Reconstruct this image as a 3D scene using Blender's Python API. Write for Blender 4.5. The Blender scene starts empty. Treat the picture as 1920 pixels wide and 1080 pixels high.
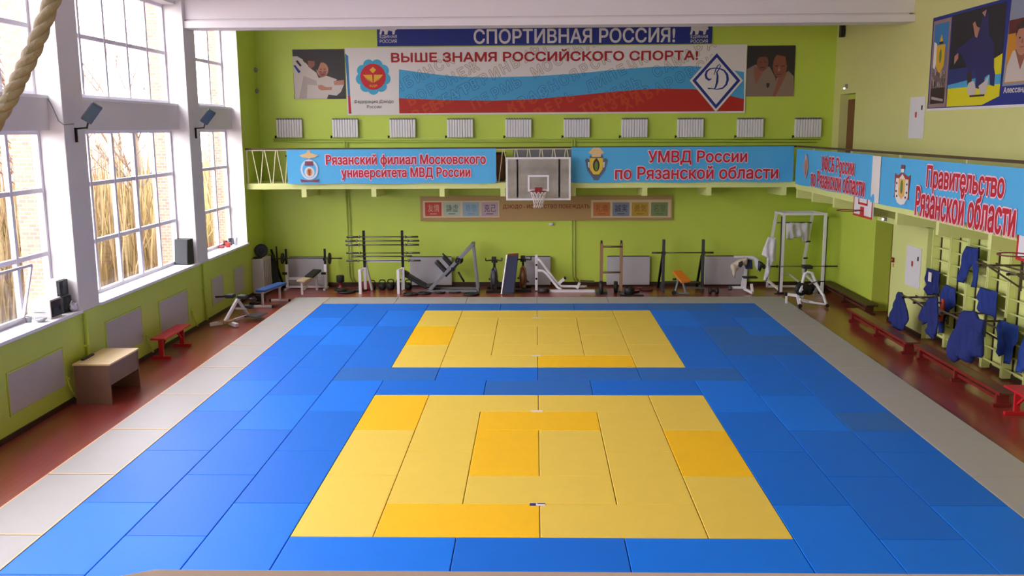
import bpy, bmesh, math, random
from mathutils import Vector, Matrix
random.seed(7)
C = bpy.context.scene.collection
PI = math.pi

# ---------------------------------------------------------------- camera
cam_d = bpy.data.cameras.new('camera')
cam = bpy.data.objects.new('camera', cam_d); C.objects.link(cam)
cam_d.sensor_width = 36.0
cam_d.lens = 1746.95 / 1920 * 36.0
cam_d.clip_end = 200
CAM = Vector((-0.0523, -10.4389, 4.8523))
cam.matrix_world = Matrix.Translation(CAM) @ Matrix.Rotation(0.025371, 4, 'Z') @ \
    Matrix.Rotation(PI / 2 - 0.17036, 4, 'X') @ Matrix.Rotation(-0.006101, 4, 'Z')
bpy.context.scene.camera = cam

# ---------------------------------------------------------------- sky, light, exposure
sc = bpy.context.scene
sc.view_settings.view_transform = 'Standard'
sc.view_settings.look = 'None'
sc.view_settings.exposure = 0.0
sc.view_settings.gamma = 1.0
sc.view_settings.use_curve_mapping = False
w = bpy.data.worlds.new('world'); sc.world = w; w.use_nodes = True
bg = w.node_tree.nodes['Background']
bg.inputs['Color'].default_value = (0.97, 0.96, 1.0, 1)      # flat overcast sky
bg.inputs['Strength'].default_value = 16.5
sc.cycles.use_denoising = True
sc.cycles.max_bounces = 10
sc.cycles.diffuse_bounces = 6
sc.cycles.transparent_max_bounces = 12
sc.cycles.sample_clamp_indirect = 6.0
sc.cycles.caustics_reflective = False
sc.cycles.caustics_refractive = False

def area(name, loc, rot, sx, sy, energy, color=(1, 1, 1), portal=False):
    d = bpy.data.lights.new(name, 'AREA'); d.shape = 'RECTANGLE'; d.size = sx; d.size_y = sy
    d.energy = energy; d.color = color
    o = bpy.data.objects.new(name, d); C.objects.link(o); o.location = loc; o.rotation_euler = rot
    if portal: d.cycles.is_portal = True
    return o

BAYS = [(-11.2, -5.94), (-5.15, 0.11), (0.9, 6.16), (6.95, 12.25), (13.0, 16.3)]
for (a, b) in BAYS:                                          # sampling portals in the window openings
    area('window_daylight', (-9.2, (a + b) / 2, 3.2), (0, -PI / 2, 0), 3.3, b - a, 1, portal=True)
    area('window_daylight', (-9.2, (a + b) / 2, 6.6), (0, -PI / 2, 0), 2.4, b - a, 1, portal=True)

# ---------------------------------------------------------------- materials
def S(r, g, b):
    f = lambda c: (c / 12.92 if c <= .04045 else ((c + .055) / 1.055) ** 2.4)
    return (f(r / 255), f(g / 255), f(b / 255), 1)
_mats = {}
def mk(name, rgb, rough=.5, metal=0., noise=0., scale=4., bump=0., bscale=60., spec=.5, aniso=None, alpha=None, emit=0.):
    if name in _mats: return _mats[name]
    m = bpy.data.materials.new(name); m.use_nodes = True
    nt = m.node_tree; p = nt.nodes['Principled BSDF']
    p.inputs['Base Color'].default_value = S(*rgb)
    p.inputs['Roughness'].default_value = rough
    p.inputs['Metallic'].default_value = metal
    p.inputs['Specular IOR Level'].default_value = spec
    if emit:
        p.inputs['Emission Color'].default_value = S(*rgb); p.inputs['Emission Strength'].default_value = emit
    if noise or bump:
        tc = nt.nodes.new('ShaderNodeTexCoord')
        mp = nt.nodes.new('ShaderNodeMapping'); nt.links.new(tc.outputs['Object'], mp.inputs['Vector'])
        if aniso: mp.inputs['Scale'].default_value = aniso
    if noise:
        n = nt.nodes.new('ShaderNodeTexNoise'); n.inputs['Scale'].default_value = scale
        n.inputs['Detail'].default_value = 6
        nt.links.new(mp.outputs['Vector'], n.inputs['Vector'])
        mx = nt.nodes.new('ShaderNodeMix'); mx.data_type = 'RGBA'
        c = S(*rgb)
        mx.inputs[6].default_value = tuple(max(0, v * (1 - noise)) for v in c[:3]) + (1,)
        mx.inputs[7].default_value = tuple(min(1, v * (1 + noise)) for v in c[:3]) + (1,)
        nt.links.new(n.outputs['Fac'], mx.inputs[0]); nt.links.new(mx.outputs[2], p.inputs['Base Color'])
    if bump:
        n2 = nt.nodes.new('ShaderNodeTexNoise'); n2.inputs['Scale'].default_value = bscale
        n2.inputs['Detail'].default_value = 4
        nt.links.new(mp.outputs['Vector'], n2.inputs['Vector'])
        b = nt.nodes.new('ShaderNodeBump'); b.inputs['Strength'].default_value = bump; b.inputs['Distance'].default_value = .02
        nt.links.new(n2.outputs['Fac'], b.inputs['Height']); nt.links.new(b.outputs['Normal'], p.inputs['Normal'])
    _mats[name] = m
    return m

def glass_mat(name, tint, gloss, rough=.03):
    if name in _mats: return _mats[name]
    m = bpy.data.materials.new(name); m.use_nodes = True; nt = m.node_tree
    nt.nodes.remove(nt.nodes['Principled BSDF'])
    t = nt.nodes.new('ShaderNodeBsdfTransparent'); t.inputs['Color'].default_value = tint
    g = nt.nodes.new('ShaderNodeBsdfGlossy'); g.inputs['Roughness'].default_value = rough
    mx = nt.nodes.new('ShaderNodeMixShader'); mx.inputs[0].default_value = gloss
    nt.links.new(t.outputs[0], mx.inputs[1]); nt.links.new(g.outputs[0], mx.inputs[2])
    nt.links.new(mx.outputs[0], nt.nodes['Material Output'].inputs['Surface'])
    _mats[name] = m; return m

def stripes(name, c1, c2, axis, freq, width, rough=.5, coat=0.):
    """painted boards: colour c1 with thin c2 joints every 1/freq metres along an axis"""
    if name in _mats: return _mats[name]
    m = mk(name, c1, rough); nt = m.node_tree; p = nt.nodes['Principled BSDF']
    tc = nt.nodes.new('ShaderNodeTexCoord'); sp = nt.nodes.new('ShaderNodeSeparateXYZ')
    nt.links.new(tc.outputs['Object'], sp.inputs[0])
    mu = nt.nodes.new('ShaderNodeMath'); mu.operation = 'MULTIPLY'; mu.inputs[1].default_value = freq
    nt.links.new(sp.outputs[axis], mu.inputs[0])
    fr = nt.nodes.new('ShaderNodeMath'); fr.operation = 'FRACT'; nt.links.new(mu.outputs[0], fr.inputs[0])
    lt = nt.nodes.new('ShaderNodeMath'); lt.operation = 'LESS_THAN'; lt.inputs[1].default_value = width
    nt.links.new(fr.outputs[0], lt.inputs[0])
    no = nt.nodes.new('ShaderNodeTexNoise'); no.inputs['Scale'].default_value = 1.3; no.inputs['Detail'].default_value = 8
    nt.links.new(tc.outputs['Object'], no.inputs['Vector'])
    mx0 = nt.nodes.new('ShaderNodeMix'); mx0.data_type = 'RGBA'
    c = S(*c1)
    mx0.inputs[6].default_value = tuple(v * .72 for v in c[:3]) + (1,)
    mx0.inputs[7].default_value = tuple(min(1, v * 1.3) for v in c[:3]) + (1,)
    nt.links.new(no.outputs['Fac'], mx0.inputs[0])
    mx = nt.nodes.new('ShaderNodeMix'); mx.data_type = 'RGBA'
    nt.links.new(lt.outputs[0], mx.inputs[0]); nt.links.new(mx0.outputs[2], mx.inputs[6]); mx.inputs[7].default_value = S(*c2)
    nt.links.new(mx.outputs[2], p.inputs['Base Color'])
    if coat: p.inputs['Coat Weight'].default_value = coat; p.inputs['Coat Roughness'].default_value = .15
    return m

def brick_mat():
    m = mk('pale_brick', (190, 140, 120), .9); nt = m.node_tree; p = nt.nodes['Principled BSDF']
    tc = nt.nodes.new('ShaderNodeTexCoord'); mp = nt.nodes.new('ShaderNodeMapping')
    mp.inputs['Rotation'].default_value = (PI / 2, 0, 0)
    nt.links.new(tc.outputs['Object'], mp.inputs['Vector'])
    b = nt.nodes.new('ShaderNodeTexBrick'); b.inputs['Color1'].default_value = S(176, 112, 94)
    b.inputs['Color2'].default_value = S(192, 134, 108); b.inputs['Mortar'].default_value = S(186, 172, 164)
    b.inputs['Scale'].default_value = 3.4; b.inputs['Mortar Size'].default_value = .02
    nt.links.new(mp.outputs['Vector'], b.inputs['Vector']); nt.links.new(b.outputs['Color'], p.inputs['Base Color'])
    return m

LIME = mk('lime_wall_paint', (192, 212, 80), .45, noise=.05, scale=1.5, bump=.05, bscale=20)
LIMEP = mk('pale_lime_paint', (220, 226, 146), .45, noise=.03, scale=2)
WHITEP = mk('white_wall_paint', (224, 221, 219), .55, noise=.03, scale=2, bump=.05, bscale=15)
CEILW = mk('ceiling_white', (236, 230, 232), .7)
FRAMEW = mk('window_frame_white', (232, 228, 242), .4)
SILLW = mk('sill_white', (240, 240, 244), .35)
PANE = glass_mat('window_glass', (.96, .97, .97, 1), .06)
ACRYL = glass_mat('scuffed_acrylic', (.62, .62, .60, 1), .12, .25)
_nt = ACRYL.node_tree; _d = _nt.nodes.new('ShaderNodeBsdfDiffuse'); _d.inputs['Color'].default_value = S(186, 178, 170)   # dulled by years of scratches
_n = _nt.nodes.new('ShaderNodeTexNoise'); _n.inputs['Scale'].default_value = 2.2; _n.inputs['Detail'].default_value = 5
_r = _nt.nodes.new('ShaderNodeMapRange'); _r.inputs[1].default_value = .3; _r.inputs[2].default_value = .7; _r.inputs[3].default_value = .4; _r.inputs[4].default_value = .8
_x = _nt.nodes.new('ShaderNodeMixShader'); _o = _nt.nodes['Material Output']; _p = _o.inputs['Surface'].links[0].from_socket
_nt.links.new(_n.outputs['Fac'], _r.inputs[0]); _nt.links.new(_r.outputs[0], _x.inputs[0]); _nt.links.new(_p, _x.inputs[1]); _nt.links.new(_d.outputs[0], _x.inputs[2]); _nt.links.new(_x.outputs[0], _o.inputs['Surface'])
BOARDS = stripes('red_floor_boards', (142, 56, 48), (66, 26, 22), 0, 9.0, .04, .32, .5)
DARKB = mk('dark_brown_joint_shadow', (58, 34, 24), .5)
GREY = mk('grey_panel_paint', (158, 156, 160), .5, noise=.05, scale=3)
BROWN = mk('brown_door_wood', (112, 60, 34), .4, noise=.15, scale=6, aniso=(6, 6, .6))
BRICK = brick_mat()
BLACK = mk('black_plastic', (24, 24, 27), .45)
BLKM = mk('black_metal', (30, 29, 32), .4, .6)
IRON = mk('cast_iron', (38, 37, 40), .55, .3, noise=.2, scale=14)
STEEL = mk('bar_steel', (92, 88, 86), .35, .8)
WHITEM = mk('white_enamel', (228, 224, 230), .35)
GREYM = mk('grey_enamel', (128, 128, 134), .4, .2)
DGREYM = mk('dark_grey_enamel', (70, 70, 74), .45, .2)
BROWNM = mk('brown_metal', (104, 88, 72), .45, .3)
REDP = mk('red_paint', (196, 28, 44), .35)
REDD = mk('dark_red_paint', (122, 32, 30), .4)
NAVY = mk('navy_vinyl', (32, 38, 72), .5)
VBLUE = mk('blue_vinyl', (44, 84, 150), .45)
VORANGE = mk('orange_vinyl', (206, 116, 28), .5)
VBLACK = mk('black_vinyl', (34, 33, 36), .5)
CREAM = mk('cream_vinyl', (190, 172, 140), .6)
WOODL = mk('light_wood_laminate', (226, 196, 146), .4, noise=.12, scale=5, aniso=(1, 8, 1))
WOODD = mk('brown_wood_laminate', (122, 92, 76), .5, noise=.14, scale=5, aniso=(8, 8, .8))
WOODR = mk('rail_wood', (226, 206, 188), .45, noise=.12, scale=4, aniso=(.6, 8, 8))
WHITE = mk('print_white', (224, 218, 214), .6)
RED = mk('print_red', (188, 24, 36), .6)
DRED = mk('print_dark_red', (166, 20, 26), .6)
PBLUE = mk('print_navy', (28, 44, 128), .6)
PSKY = mk('print_sky_blue', (70, 160, 206), .6)
GOLD = mk('print_gold', (214, 168, 40), .6)
PINK = mk('print_pink', (240, 190, 206), .6)
DARKT = mk('print_black', (46, 40, 44), .6)
SKIN = mk('print_skin', (176, 122, 100), .6)
TANP = mk('print_tan', (172, 140, 90), .6)

# ---------------------------------------------------------------- mesh builder
ORG = {}                                                     # name of a parent -> world origin its parts are written in
class MB:
    def __init__(s): s.bm = bmesh.new(); s.ms = []; s.i = 0
    def mat(s, m):
        if m not in s.ms: s.ms.append(m)
        s.i = s.ms.index(m); return s
    def _f(s, vs, smooth=False):
        try: f = s.bm.faces.new(vs)
        except ValueError: return None
        f.material_index = s.i; f.smooth = smooth; return f
    def hexa(s, p):
        v = [s.bm.verts.new(q) for q in p]
        for q in ((3, 2, 1, 0), (4, 5, 6, 7), (0, 1, 5, 4), (1, 2, 6, 5), (2, 3, 7, 6), (3, 0, 4, 7)):
            s._f([v[k] for k in q])
        return s
    def box(s, x0, x1, y0, y1, z0, z1):
        return s.hexa([(x0, y0, z0), (x1, y0, z0), (x1, y1, z0), (x0, y1, z0), (x0, y0, z1), (x1, y0, z1), (x1, y1, z1), (x0, y1, z1)])
    def cbox(s, c, size, rot=None):
        M = Matrix.Translation(c) @ (rot.to_4x4() if rot else Matrix())
        a, b, d = (q / 2 for q in size)
        return s.hexa([M @ Vector(q) for q in ((-a, -b, -d), (a, -b, -d), (a, b, -d), (-a, b, -d), (-a, -b, d), (a, -b, d), (a, b, d), (-a, b, d))])
    def bar(s, p, q, w, h=None, up=(0, 0, 1)):
        p, q = Vector(p), Vector(q); d = (q - p); h = h or w
        if d.length < 1e-6: return s
        d.normalize(); u = Vector(up)
        if abs(d.dot(u)) > .98: u = Vector((0, 1, 0))
        r = d.cross(u).normalized(); u = r.cross(d).normalized()
        o = [(-w / 2, -h / 2), (w / 2, -h / 2), (w / 2, h / 2), (-w / 2, h / 2)]
        return s.hexa([p + r * a + u * b for a, b in o] + [q + r * a + u * b for a, b in o])
    def tube(s, pts, r, seg=8, caps=True):
        pts = [Vector(p) for p in pts]; n = len(pts)
        rs = r if isinstance(r, (list, tuple)) else [r] * n
        rings = []; prev = None
        for i, p in enumerate(pts):
            t = (pts[min(i + 1, n - 1)] - pts[max(i - 1, 0)]).normalized()
            if prev is None:
                a = Vector((0, 0, 1)) if abs(t.z) < .9 else Vector((1, 0, 0))
                u = t.cross(a).normalized()
            else:
                u = (prev - t * prev.dot(t)).normalized()
            prev = u; v = t.cross(u)
            rings.append([s.bm.verts.new(p + (u * math.cos(k * 2 * PI / seg) + v * math.sin(k * 2 * PI / seg)) * rs[i]) for k in range(seg)])
        for a, b in zip(rings, rings[1:]):
            for k in range(seg): s._f([a[k], a[(k + 1) % seg], b[(k + 1) % seg], b[k]], True)
        if caps: s._f(rings[0][::-1]); s._f(rings[-1])
        return s
    def cyl(s, p, q, r, seg=16, r2=None): return s.tube([p, q], [r, r if r2 is None else r2], seg)
    def lathe(s, c, axis, prof, seg=20):
        """prof: (radius, distance along axis) pairs"""
        c = Vector(c); ax = Vector(axis).normalized()
        a = Vector((0, 0, 1)) if abs(ax.z) < .9 else Vector((1, 0, 0))
        u = ax.cross(a).normalized(); v = ax.cross(u); rings = []
        for (r, d) in prof:
            r = max(r, 1e-4)
            rings.append([s.bm.verts.new(c + ax * d + (u * math.cos(k * 2 * PI / seg) + v * math.sin(k * 2 * PI / seg)) * r) for k in range(seg)])
        for a, b in zip(rings, rings[1:]):
            for k in range(seg): s._f([a[k], a[(k + 1) % seg], b[(k + 1) % seg], b[k]], True)
        s._f(rings[0][::-1]); s._f(rings[-1]); return s
    def ball(s, c, r, sx=1, sy=1, sz=1, seg=14, rot=None):
        c = Vector(c); R = rot or Matrix.Identity(3); rings = []
        n = seg // 2
        for i in range(1, n):
            t = PI * i / n
            rings.append([s.bm.verts.new(c + R @ Vector((r * sx * math.sin(t) * math.cos(k * 2 * PI / seg), r * sy * math.sin(t) * math.sin(k * 2 * PI / seg), r * sz * math.cos(t)))) for k in range(seg)])
        for a, b in zip(rings, rings[1:]):
            for k in range(seg): s._f([a[k], b[k], b[(k + 1) % seg], a[(k + 1) % seg]], True)
        t = s.bm.verts.new(c + R @ Vector((0, 0, r * sz))); q = s.bm.verts.new(c + R @ Vector((0, 0, -r * sz)))
        for k in range(seg):
            s._f([t, rings[0][k], rings[0][(k + 1) % seg]], True); s._f([q, rings[-1][(k + 1) % seg], rings[-1][k]], True)
        return s
    def torus(s, c, axis, R, r, seg=24, rs=8):
        c = Vector(c); ax = Vector(axis).normalized()
        a = Vector((0, 0, 1)) if abs(ax.z) < .9 else Vector((1, 0, 0))
        u = ax.cross(a).normalized(); v = ax.cross(u); rings = []
        for k in range(seg):
            d = u * math.cos(k * 2 * PI / seg) + v * math.sin(k * 2 * PI / seg)
            rings.append([s.bm.verts.new(c + d * (R + r * math.cos(j * 2 * PI / rs)) + ax * (r * math.sin(j * 2 * PI / rs))) for j in range(rs)])
        for k in range(seg):
            a, b = rings[k], rings[(k + 1) % seg]
            for j in range(rs): s._f([a[j], b[j], b[(j + 1) % rs], a[(j + 1) % rs]], True)
        return s
    def poly(s, pts, fr, off=0.):
        """flat filled outline; fr = (origin, u, v, normal)"""
        o, u, v, n = fr
        vs = [s.bm.verts.new(o + u * a + v * b + n * off) for a, b in pts]
        f = s._f(vs)
        if f:
            f.normal_update()
            if f.normal.dot(n) < 0: f.normal_flip()
            if len(pts) > 4: bmesh.ops.triangulate(s.bm, faces=[f])
        return s
    def prism(s, pts, fr, t0, t1):
        o, u, v, n = fr
        a = [s.bm.verts.new(o + u * x + v * y + n * t0) for x, y in pts]
        b = [s.bm.verts.new(o + u * x + v * y + n * t1) for x, y in pts]
        k = len(pts)
        for i in range(k): s._f([a[i], a[(i + 1) % k], b[(i + 1) % k], b[i]])
        s._f(a[::-1]); s._f(b); return s
    def disc(s, c, r, fr, off=0., ry=None, seg=24, a0=0, a1=2 * PI):
        ry = ry or r
        full = a1 - a0 > 6.28
        return s.poly([(c[0] + r * math.cos(a0 + (a1 - a0) * k / seg), c[1] + ry * math.sin(a0 + (a1 - a0) * k / seg)) for k in range(seg if full else seg + 1)], fr, off)
    def rect(s, x0, y0, x1, y1, fr, off=0.): return s.poly([(x0, y0), (x1, y0), (x1, y1), (x0, y1)], fr, off)
    def text(s, txt, cx, cy, wd, ht, fr, off=0., bold=.0, rot=0., clip=None, keep=False):
        """lettering filled into a box wd x ht centred at cx, cy (wd None keeps the natural width)"""
        if bold:                                             # heavier strokes: the same outline struck several times
            d = bold * ht * 1.4
            for i, (a, b) in enumerate(((1, 0), (-1, 0), (0, 1), (0, -1), (.7, .7), (-.7, .7), (.7, -.7), (-.7, -.7))):
                s.text(txt, cx + a * d * .5, cy + b * d * .5, wd and wd - d, ht - d, fr, off + i * .0004, 0, rot, clip)
            return s
        vs, fs, (x0, x1, y0, y1), ly = text_mesh(txt)
        sy = ht / (y1 - y0); sx = sy if wd is None else wd / (x1 - x0)
        o, u, v, n = fr; cr, sr = math.cos(rot), math.sin(rot)
        tb = bmesh.new(); nv = []
        for (a, b) in vs:
            a = (a - (x0 + x1) / 2) * sx; b = (b - (y0 + y1) / 2) * sy
            a, b = a * cr - b * sr + cx, a * sr + b * cr + cy
            nv.append(tb.verts.new((a, b, 0)))
        for f, l in zip(fs, ly):
            for k in f: nv[k].co.z = l * .00011
            try: tb.faces.new([nv[k] for k in f])
            except ValueError: pass
        if clip:
            for (co, no) in (((clip[0], 0, 0), (-1, 0, 0)), ((clip[1], 0, 0), (1, 0, 0)), ((0, clip[2], 0), (0, -1, 0)), ((0, clip[3], 0), (0, 1, 0))):
                bmesh.ops.bisect_plane(tb, geom=tb.verts[:] + tb.edges[:] + tb.faces[:], plane_co=co, plane_no=no, clear_outer=True)
        mp = {}
        for q in tb.verts: mp[q] = s.bm.verts.new(o + u * q.co.x + v * q.co.y + n * (off + q.co.z))
        for f in tb.faces:
            if f.calc_area() < 1e-9: continue
            g = s._f([mp[q] for q in f.verts])
            if g:
                g.normal_update()
                if g.normal.dot(n) < 0: g.normal_flip()
        tb.free(); return s
    def split(s, name, mat, parent, **k):
        """every loose piece becomes a part of its own"""
        s.bm.verts.index_update(); seen = set(); vl = list(s.bm.verts)
        for st in vl:
            if st in seen: continue
            grp = [st]; seen.add(st)
            for v in grp:
                for e in v.link_edges:
                    w_ = e.other_vert(v)
                    if w_ not in seen: seen.add(w_); grp.append(w_)
            q = MB(); q.mat(mat); mp = {v: q.bm.verts.new(v.co) for v in grp}
            for f in {f for v in grp for f in v.link_faces}: q._f([mp[v] for v in f.verts], f.smooth)
            q.build(name, None, parent, **k)
        s.bm.free()
    def build(s, name, mat=None, parent=None, bevel=0., smooth=False, weld=False):
        if mat is not None and not s.ms: s.ms = [mat]
        me = bpy.data.meshes.new(name)
        if weld: bmesh.ops.remove_doubles(s.bm, verts=s.bm.verts, dist=1e-5)
        org = ORG.get(parent.name) if parent else None
        if parent is None:
            org = Vector((0, 0, 0))
            if s.bm.verts:
                xs = [v.co for v in s.bm.verts]
                org = Vector(((min(v.x for v in xs) + max(v.x for v in xs)) / 2, (min(v.y for v in xs) + max(v.y for v in xs)) / 2, min(v.z for v in xs)))
        if org:
            for v in s.bm.verts: v.co -= org
        s.bm.to_mesh(me); s.bm.free()
        for m in s.ms: me.materials.append(m)
        o = bpy.data.objects.new(name, me); C.objects.link(o)
        if parent: o.parent = parent; ORG[o.name] = org or Vector((0, 0, 0))
        else: o.location = org; ORG[o.name] = org.copy()
        if bevel:
            b = o.modifiers.new('b', 'BEVEL'); b.width = bevel; b.segments = 2; b.limit_method = 'ANGLE'; b.angle_limit = .6
        if smooth:
            for p in me.polygons: p.use_smooth = True
        return o

_txt = {}
def text_mesh(txt, bold=0):
    """letters as filled outlines; each contour is filled on its own (with its holes) and carries a layer number,
    so that the overlapping strokes of one letter can lie a hair apart"""
    if txt in _txt: return _txt[txt]
    cu = bpy.data.curves.new('lettering', 'FONT'); cu.body = txt; cu.resolution_u = 4; cu.fill_mode = 'NONE'
    o = bpy.data.objects.new('lettering', cu); C.objects.link(o)
    dg = bpy.context.evaluated_depsgraph_get(); dg.update()
    me = bpy.data.meshes.new_from_object(o.evaluated_get(dg))
    co = [(v.co.x, v.co.y) for v in me.vertices]; nb = {}
    for e in me.edges:
        i, j = e.vertices; nb.setdefault(i, []).append(j); nb.setdefault(j, []).append(i)
    dirs = {}
    for e in me.edges: dirs[(e.vertices[0], e.vertices[1])] = 1
    bpy.data.objects.remove(o); bpy.data.curves.remove(cu); bpy.data.meshes.remove(me)
    seen = set(); loops = []
    for st in nb:
        if st in seen: continue
        lp = [st]; seen.add(st); cur = st
        nxt = [j for j in nb[st] if (st, j) in dirs] or nb[st]
        cur = nxt[0]
        while cur not in seen:
            seen.add(cur); lp.append(cur); c2 = [j for j in nb[cur] if j not in seen]
            if not c2: break
            cur = c2[0]
        if len(lp) > 2: loops.append([co[i] for i in lp])
    ar = lambda l: sum(a[0] * b[1] - b[0] * a[1] for a, b in zip(l, l[1:] + l[:1])) / 2
    def inside(p, l):
        r = False
        for (x0, y0), (x1, y1) in zip(l, l[1:] + l[:1]):
            if (y0 > p[1]) != (y1 > p[1]) and p[0] < (x1 - x0) * (p[1] - y0) / (y1 - y0) + x0: r = not r
        return r
    def simple(l):                                           # cut a self-crossing contour into simple loops
        n = len(l)
        for i in range(n):
            (ax, ay), (bx_, by_) = l[i], l[(i + 1) % n]
            for j in range(i + 2, n):
                if i == 0 and j == n - 1: continue
                (cx_, cy_), (dx, dy) = l[j], l[(j + 1) % n]
                if max(ax, bx_) < min(cx_, dx) or max(cx_, dx) < min(ax, bx_) or max(ay, by_) < min(cy_, dy) or max(cy_, dy) < min(ay, by_): continue
                den = (bx_ - ax) * (dy - cy_) - (by_ - ay) * (dx - cx_)
                if abs(den) < 1e-12: continue
                t = ((cx_ - ax) * (dy - cy_) - (cy_ - ay) * (dx - cx_)) / den; u = ((cx_ - ax) * (by_ - ay) - (cy_ - ay) * (bx_ - ax)) / den
                if 1e-6 < t < 1 - 1e-6 and 1e-6 < u < 1 - 1e-6:
                    p = (ax + (bx_ - ax) * t, ay + (by_ - ay) * t)
                    return simple([p] + l[i + 1:j + 1]) + simple(l[:i + 1] + [p] + l[j + 1:])
        return [l]
    loops = [q for l in loops for q in simple(l) if len(q) > 2]
    A = [ar(l) for l in loops]; outs = []; holes = {}
    cont = [[k for k in range(len(A)) if k != i and abs(A[k]) > abs(A[i]) and all(inside(p, loops[k]) for p in loops[i][::2])] for i in range(len(A))]
    for i in range(len(A)):
        k = min(cont[i], key=lambda q: abs(A[q])) if cont[i] else None
        if k is None or A[k] * A[i] > 0: outs.append(i); holes.setdefault(i, [])
        else: holes.setdefault(k, []).append(i)
    vs, fs, ly = [], [], []
    for n_, k in enumerate(outs):
        tb = bmesh.new(); ed = []
        for l in [loops[k]] + [loops[h] for h in holes[k]]:
            q = [tb.verts.new((x, y, 0)) for x, y in l]
            ed += [tb.edges.new((a, b)) for a, b in zip(q, q[1:] + q[:1])]
        bmesh.ops.triangle_fill(tb, use_beauty=True, use_dissolve=False, edges=ed, normal=(0, 0, 1))
        for j, f in enumerate(tb.faces):                     # self-crossing strokes: neighbouring triangles lie a hair apart
            base = len(vs); vs += [(v.co.x, v.co.y) for v in f.verts]
            fs.append(tuple(range(base, base + len(f.verts)))); ly.append((j + n_ * 2) % 6)
        tb.free()
    xs = [a for a, b in vs]; ys = [b for a, b in vs]
    _txt[txt] = (vs, fs, (min(xs), max(xs), min(ys), max(ys)), ly)
    return _txt[txt]

# survey of the photograph: where the line of sight through pixel (u, v) meets a real plane of the room
_R3 = cam.matrix_world.to_3x3()
def sight(u, v, x=None, y=None, z=None):
    d = _R3 @ Vector(((u - 960) / 1746.95, -(v - 540) / 1746.95, -1))
    t = (x - CAM.x) / d.x if x is not None else (y - CAM.y) / d.y if y is not None else (z - CAM.z) / d.z
    return CAM + d * t
def tag(o, label, cat, group=None):
    o['label'] = label; o['category'] = cat
    if group: o['group'] = group
    return o
def thing(name, label, cat, loc=(0, 0, 0), group=None, rz=0, local=False):
    o = bpy.data.objects.new(name, None); C.objects.link(o)
    o.empty_display_size = .1; o.location = loc; o.rotation_euler = (0, 0, rz)
    ORG[o.name] = Vector((0, 0, 0)) if local else Vector(loc)
    return tag(o, label, cat, group)
def struct(o): o['kind'] = 'structure'; return o
def copy_tree(o, loc=None, label=None, parent=None, rz=None):
    c = o.copy(); C.objects.link(c)
    if parent: c.parent = parent
    if loc is not None: c.location = loc
    if rz is not None: c.rotation_euler = (0, 0, rz)
    if label: c['label'] = label
    for ch in list(o.children): copy_tree(ch, parent=c)
    return c
def FR(o, u, v): u, v = Vector(u).normalized(), Vector(v).normalized(); return (Vector(o), u, v, u.cross(v))
ORD = 'first second third fourth fifth sixth seventh eighth ninth tenth eleventh twelfth'.split()
# ---------------------------------------------------------------- room shell
L, R, B, NEAR = -8.42, 8.85, 18.1, -12.2
GX = -8.92                                                   # glazing plane
m = MB(); m.box(L - .6, R + .6, NEAR, B + .3, -.2, 0); struct(m.build('floor', BOARDS))
m = MB(); m.box(L - .7, R + .7, NEAR, B + .3, 8.4, 8.6); struct(m.build('ceiling', CEILW))
m = MB(); m.box(L - .7, R + .7, B, B + .3, 0, 8.4); struct(m.build('wall_back', LIME))
m = MB(); m.box(L - .7, R + .7, NEAR - .3, NEAR, 0, 8.4); struct(m.build('wall_front', WHITEP))
# left wall: green lower band, lime end by the corner, white pillars, spandrels between the window rows
m = MB(); m.box(GX - .12, L, NEAR, B, 0, 1.54); struct(m.build('wall_left', LIME))
m = MB(); m.box(GX - .12, L, 16.3, B, 1.54, 8.4)
m.mat(LIME); o = struct(m.build('wall_left_end', LIME))
white_face = MB(); white_face.box(GX - .1, L + .002, 16.296, 16.3, 1.6, 8.0); struct(white_face.build('trim_1', WHITEP))
piers = [(-12.2, -11.2), (-5.94, -5.15), (.11, .9), (6.16, 6.95), (12.25, 13.0)]
for (a, b) in piers:
    m = MB(); m.box(GX - .12, L, a, b, 1.54, 8.4); struct(m.build('wall_left_pillar', WHITEP, bevel=.012))
for (a, b) in BAYS:
    m = MB(); m.box(GX - .1, L - .26, a, b, 4.86, 5.42); struct(m.build('wall_left_spandrel', WHITEP))
    m = MB(); m.box(GX - .1, L - .24, a, b, 5.42, 5.47); struct(m.build('trim_2', SILLW))
    m = MB(); m.box(GX - .1, L - .15, a, b, 7.78, 8.4); struct(m.build('wall_left_lintel', WHITEP))
    m = MB(); m.box(GX - .1, L + .05, a - .03, b + .03, 1.54, 1.6); struct(m.build('window_sill', SILLW, bevel=.01))
# windows: five lights wide, three rows below the spandrel and two above
def window(n, a, b, z0, z1, rows, cols, heavy=()):
    fr = MB(); t = .075
    for (y0, y1) in ((a, a + t), (b - t, b)): fr.box(GX - .04, GX + .05, y0, y1, z0, z1)
    for (q0, q1) in ((z0, z0 + t), (z1 - t, z1)): fr.box(GX - .04, GX + .05, a + t, b - t, q0, q1)
    for k, y in enumerate(cols): fr.box(GX - .035, GX + .05, y - (.06 if k in heavy else .042), y + (.06 if k in heavy else .042), z0 + t, z1 - t)
    cols = sorted(cols); ys = [a + t] + list(cols) + [b - t]
    for z in rows:
        for y0, y1 in zip(ys, ys[1:]): fr.box(GX - .03, GX + .04, y0, y1, z - .042, z + .042)
    f = struct(fr.build('window_%d' % n, FRAMEW, bevel=.006))
    p = MB(); p.box(GX - .006, GX + .002, a + t, b - t, z0 + t, z1 - t); p.build('pane', PANE, f)
    return f
wn = 1
for (a, b) in BAYS:
    cols = [b - 1.07 * k for k in range(1, 5) if b - 1.07 * k > a + .3]
    wf = window(wn, a, b, 1.6, 4.86, (2.66, 3.8), cols, (1,)); wn += 1
    window(wn, a, b, 5.47, 7.78, (6.66,), cols); wn += 1
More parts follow.
